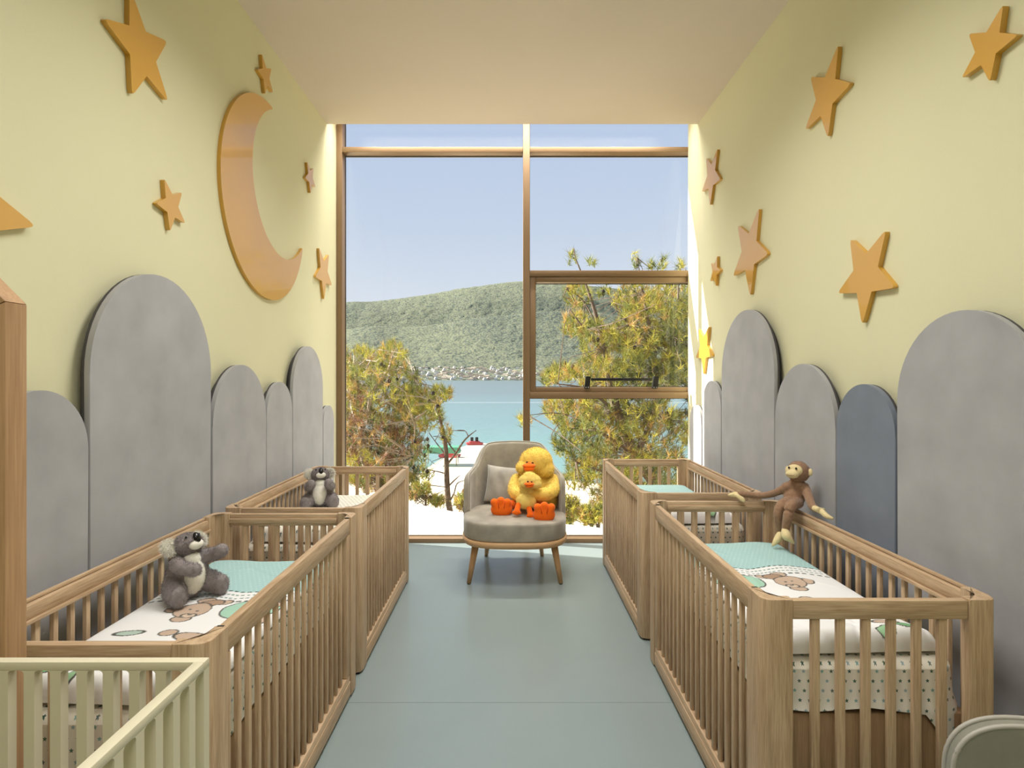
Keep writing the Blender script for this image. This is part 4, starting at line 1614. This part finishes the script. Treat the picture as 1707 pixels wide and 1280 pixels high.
def limbs(lines, Yc):
    """lines of (px, py, dY, radius)"""
    v, f = [], []
    for ln_ in lines:
        pts = [at(a, b_, Yc + c) for a, b_, c, r in ln_]
        path_ = smooth_path([(*p, ln_[i][3]) for i, p in enumerate(pts)], 4)
        tube_data([q1[:3] for q1 in path_], [float(q1[3]) for q1 in path_], 6, v, f)
    return mesh_from('limbs', v, f, True)


def twigs(P, hubs, n, r):
    """thin twigs from random tufts towards the nearest limb point"""
    v, f = [], []
    H_ = np.array([tuple(h_) for h_ in hubs])
    for i in rng.choice(len(P), min(n, len(P)), replace=False):
        p = P[i]
        j = np.argmin(np.linalg.norm(H_ - p, axis=1) + rng.uniform(0, 0.3, len(H_)))
        m_ = p * 0.5 + H_[j] * 0.5 + rng.normal(0, 0.08, 3)
        tube_data([H_[j], m_, p], [r * 1.5, r, r * 0.6], 4, v, f)
    return mesh_from('twigs', v, f)


def hubs_of(lines, Yc):
    out = []
    for ln_ in lines:
        for a, b_, c, r in ln_:
            out.append(at(a, b_, Yc + c))
    return out


def pine(label, Yc, spread, clumps, lines, mat, ntw=300, ln=0.13, wd=0.0075, per=16, cones=0, tw=0.006, cat='tree', name='pine_tree'):
    base = at(lines[0][0][0], lines[0][0][1], Yc + lines[0][0][2])
    t = thing(name, label, cat, base)
    mv = Matrix.Translation(-base)
    me_, P = needles(clumps, Yc, spread, ln, wd, per)
    me_.transform(mv)
    m2 = limbs(lines, Yc)
    m2.transform(mv)
    obj('trunk', m2, mat, t)
    if ntw:
        m3 = twigs(P, hubs_of(lines, Yc), ntw, tw)
        m3.transform(mv)
        obj('twigs', m3, mat, t, kind='stuff')
    obj('foliage', me_, M_needle, t, kind='stuff')
    if cones:
        v, f = [], []
        for i in rng.choice(len(P), cones):
            p = P[i] - np.array(base)
            tube_data([p, p + np.array([0, 0, 0.035]), p + np.array([0.0, 0, 0.06])], [0.016, 0.03, 0.006], 6, v, f)
        obj('cones', mesh_from('cones', v, f, True), M_cone, t, kind='stuff')
    return t


G1 = [YG_, YG_, OL_, OL_, TN_]


def nearer(lines, d):
    return [[(a, b_, c + d * (0 if i == 0 and j == 0 else 1), r) for j, (a, b_, c, r) in enumerate(l)] for i, l in enumerate(lines)]


G2 = [OL_, OL_, DK_, YG_]
B1 = [BR_, BR_, OL_, TN_, DK_]
left_lines = [
    [(600, 905, 0, 0.10), (604, 860, 0, 0.085), (612, 790, 0, 0.07), (598, 730, 0, 0.06), (614, 690, 0, 0.05), (622, 650, 0, 0.04), (645, 620, 0, 0.025), (655, 590, 0.1, 0.012)],
    [(606, 800, 0, 0.05), (650, 750, -0.3, 0.03), (690, 700, -0.5, 0.02), (735, 672, -0.6, 0.009)],
    [(600, 735, 0, 0.04), (585, 660, 0.3, 0.03), (590, 610, 0.3, 0.012)],
    [(614, 690, 0, 0.03), (660, 660, 0.4, 0.02), (690, 625, 0.4, 0.01)],
    [(640, 640, 0, 0.018), (610, 600, -0.2, 0.008)],
    [(606, 810, 0, 0.03), (650, 800, -0.6, 0.02), (690, 760, -0.8, 0.008)],
]
pine('bushy pine with brown dead needles left of the armchair outside the window', 11.0, 2.2, [
    (605, 618, 40, 42, 330, G1), (655, 600, 26, 34, 200, G1), (688, 632, 16, 20, 60, G2), (690, 668, 34, 26, 220, G1), (640, 670, 55, 40, 420, G1),
    (735, 655, 20, 13, 90, G1), (705, 695, 36, 22, 180, G1), (620, 735, 48, 42, 520, B1), (668, 740, 38, 34, 330, B1), (585, 690, 22, 70, 320, B1),
    (600, 775, 34, 28, 160, [YG_, YG_, TN_]), (640, 795, 60, 26, 300, B1), (675, 790, 30, 25, 110, G2), (566, 640, 18, 80, 200, G1)],
    nearer(left_lines, -0.8), M_barkl, 420, 0.15, 0.0085, 18, 60, 0.007)
pine('slim sparse pine sapling rising left of the armchair behind the bare branches', 8.6, 0.5, [
    (705, 790, 18, 18, 26, G2), (700, 750, 22, 18, 22, G2), (742, 722, 13, 16, 30, G1), (693, 815, 14, 12, 30, G1), (725, 680, 12, 14, 22, G1)],
    [[(757, 880, 0, 0.05), (748, 840, 0, 0.045), (745, 800, 0, 0.04), (744, 760, 0, 0.034), (741, 730, 0, 0.03), (734, 700, 0, 0.02), (728, 672, 0, 0.008)],
     [(745, 775, 0, 0.02), (760, 755, -0.1, 0.016), (775, 733, -0.1, 0.012), (794, 717, -0.1, 0.005)],
     [(760, 755, -0.1, 0.012), (750, 742, 0, 0.01), (744, 730, 0.1, 0.008)],
     [(781, 728, -0.1, 0.008), (775, 718, 0, 0.006), (762, 717, 0, 0.004)],
     [(748, 838, 0, 0.018), (757, 822, 0.1, 0.012), (762, 806, 0.1, 0.009), (776, 800, 0.1, 0.005)],
     [(746, 812, 0, 0.014), (758, 800, -0.1, 0.010), (767, 792, -0.1, 0.005)],
     [(745, 790, 0, 0.014), (725, 785, 0.2, 0.008), (700, 782, 0.2, 0.004)],
     [(744, 760, 0, 0.012), (725, 735, 0.2, 0.007), (715, 722, 0.2, 0.004)]],
    M_bark, 26, 0.13, 0.009, 12, 18, 0.004)
right_lines = [
    [(1150, 900, 0, 0.11), (1110, 830, 0, 0.10), (1060, 760, 0, 0.085), (1030, 690, 0, 0.07), (1016, 630, 0, 0.055), (1006, 580, 0, 0.04), (992, 520, 0, 0.028), (975, 470, 0, 0.016), (957, 425, 0, 0.006)],
    [(1008, 590, 0, 0.03), (975, 550, -0.2, 0.018), (950, 515, -0.2, 0.008)],
    [(1000, 555, 0, 0.02), (975, 505, 0.2, 0.012), (945, 480, 0.2, 0.006)],
    [(1060, 760, 0, 0.05), (1090, 690, 0.3, 0.045), (1092, 620, 0.3, 0.04), (1085, 560, 0.3, 0.03), (1072, 490, 0.3, 0.016), (1062, 430, 0.3, 0.006)],
    [(1090, 575, 0.3, 0.022), (1050, 540, 0.1, 0.014), (1028, 518, 0.0, 0.006)],
    [(1030, 690, 0, 0.03), (980, 650, -0.4, 0.018), (930, 640, -0.5, 0.008)],
    [(1060, 760, 0, 0.03), (1000, 720, -0.4, 0.02), (940, 690, -0.6, 0.010), (880, 692, -0.7, 0.004)],
    [(1092, 620, 0.3, 0.03), (1125, 560, 0.2, 0.018), (1130, 470, 0.1, 0.006)],
    [(1110, 830, 0, 0.04), (1040, 800, -0.5, 0.025), (960, 770, -0.6, 0.010)],
]
pine('tall dense golden-green pine filling the right panes of the window', 9.4, 2.0, [
    (955, 428, 9, 12, 12, G2), (984, 436, 8, 10, 8, G2), (1062, 432, 9, 12, 12, G2), (1085, 440, 8, 8, 8, G2), (1107, 438, 8, 10, 10, G2), (1130, 440, 9, 10, 10, G2),
    (962, 490, 24, 22, 70, G1), (1005, 482, 12, 10, 14, G2), (1060, 500, 38, 30, 190, G1), (1120, 500, 40, 34, 220, G1), (960, 540, 24, 22, 75, G1), (995, 565, 30, 34, 170, G1),
    (1060, 560, 45, 38, 330, G1), (1125, 580, 40, 60, 380, G2), (1000, 620, 45, 32, 260, G1), (935, 620, 28, 14, 80, G1), (1070, 640, 60, 45, 460, G2),
    (915, 630, 14, 10, 30, G1), (875, 700, 13, 9, 26, G1), (945, 680, 40, 28, 210, G1), (1010, 690, 45, 38, 330, G1), (1090, 720, 60, 50, 480, G1), (960, 735, 38, 32, 230, G2),
    (1020, 770, 48, 45, 380, G1), (1100, 800, 60, 50, 430, G1), (965, 790, 26, 26, 120, G1), (1180, 640, 40, 180, 700, G2), (1040, 830, 60, 30, 260, G1)],
    nearer(right_lines, -0.9), M_bark, 420, 0.15, 0.0078, 20, 50, 0.006)


def shrub(label, Y, clumps, ln=0.09, wd=0.009, per=14):
    x = sum(c[0] for c in clumps) / len(clumps)
    yb = max(c[1] + c[3] for c in clumps)
    pine(label, Y, 0.5, clumps, [[(x, yb + 14, 0, 0.02), (x + 2, yb - 10, 0, 0.012)]], M_bark, 40, ln, wd, per, 0, 0.004, 'shrub', 'shrub')


shrub('low yellow-green shrub along the terrace edge left of the armchair', 7.9, [(705, 812, 14, 12, 60, G1), (728, 832, 16, 8, 70, G1), (692, 822, 14, 8, 50, B1)])
shrub('small shrub at the terrace edge directly beside the left arm of the armchair', 7.1, [(768, 834, 14, 12, 60, G1), (778, 822, 8, 10, 30, G1)])
shrub('low shrubs seen through the slats of the far left crib', 9.0, [(600, 795, 22, 14, 90, G1), (640, 798, 22, 12, 90, B1), (665, 800, 14, 12, 50, G1)])
shrub('round green shrub at the terrace edge right of the armchair', 7.2, [(950, 848, 22, 24, 170, G1), (930, 830, 12, 22, 60, G1)])
shrub('pale dry shrub at the terrace edge beside the far right crib', 6.9, [(985, 855, 22, 18, 130, [TN_, YG_, OL_]), (1010, 850, 20, 18, 90, G1)])
shrub('shrub behind the slats of the far right crib', 7.4, [(1060, 835, 40, 30, 160, G1), (1110, 830, 30, 30, 120, G2)])
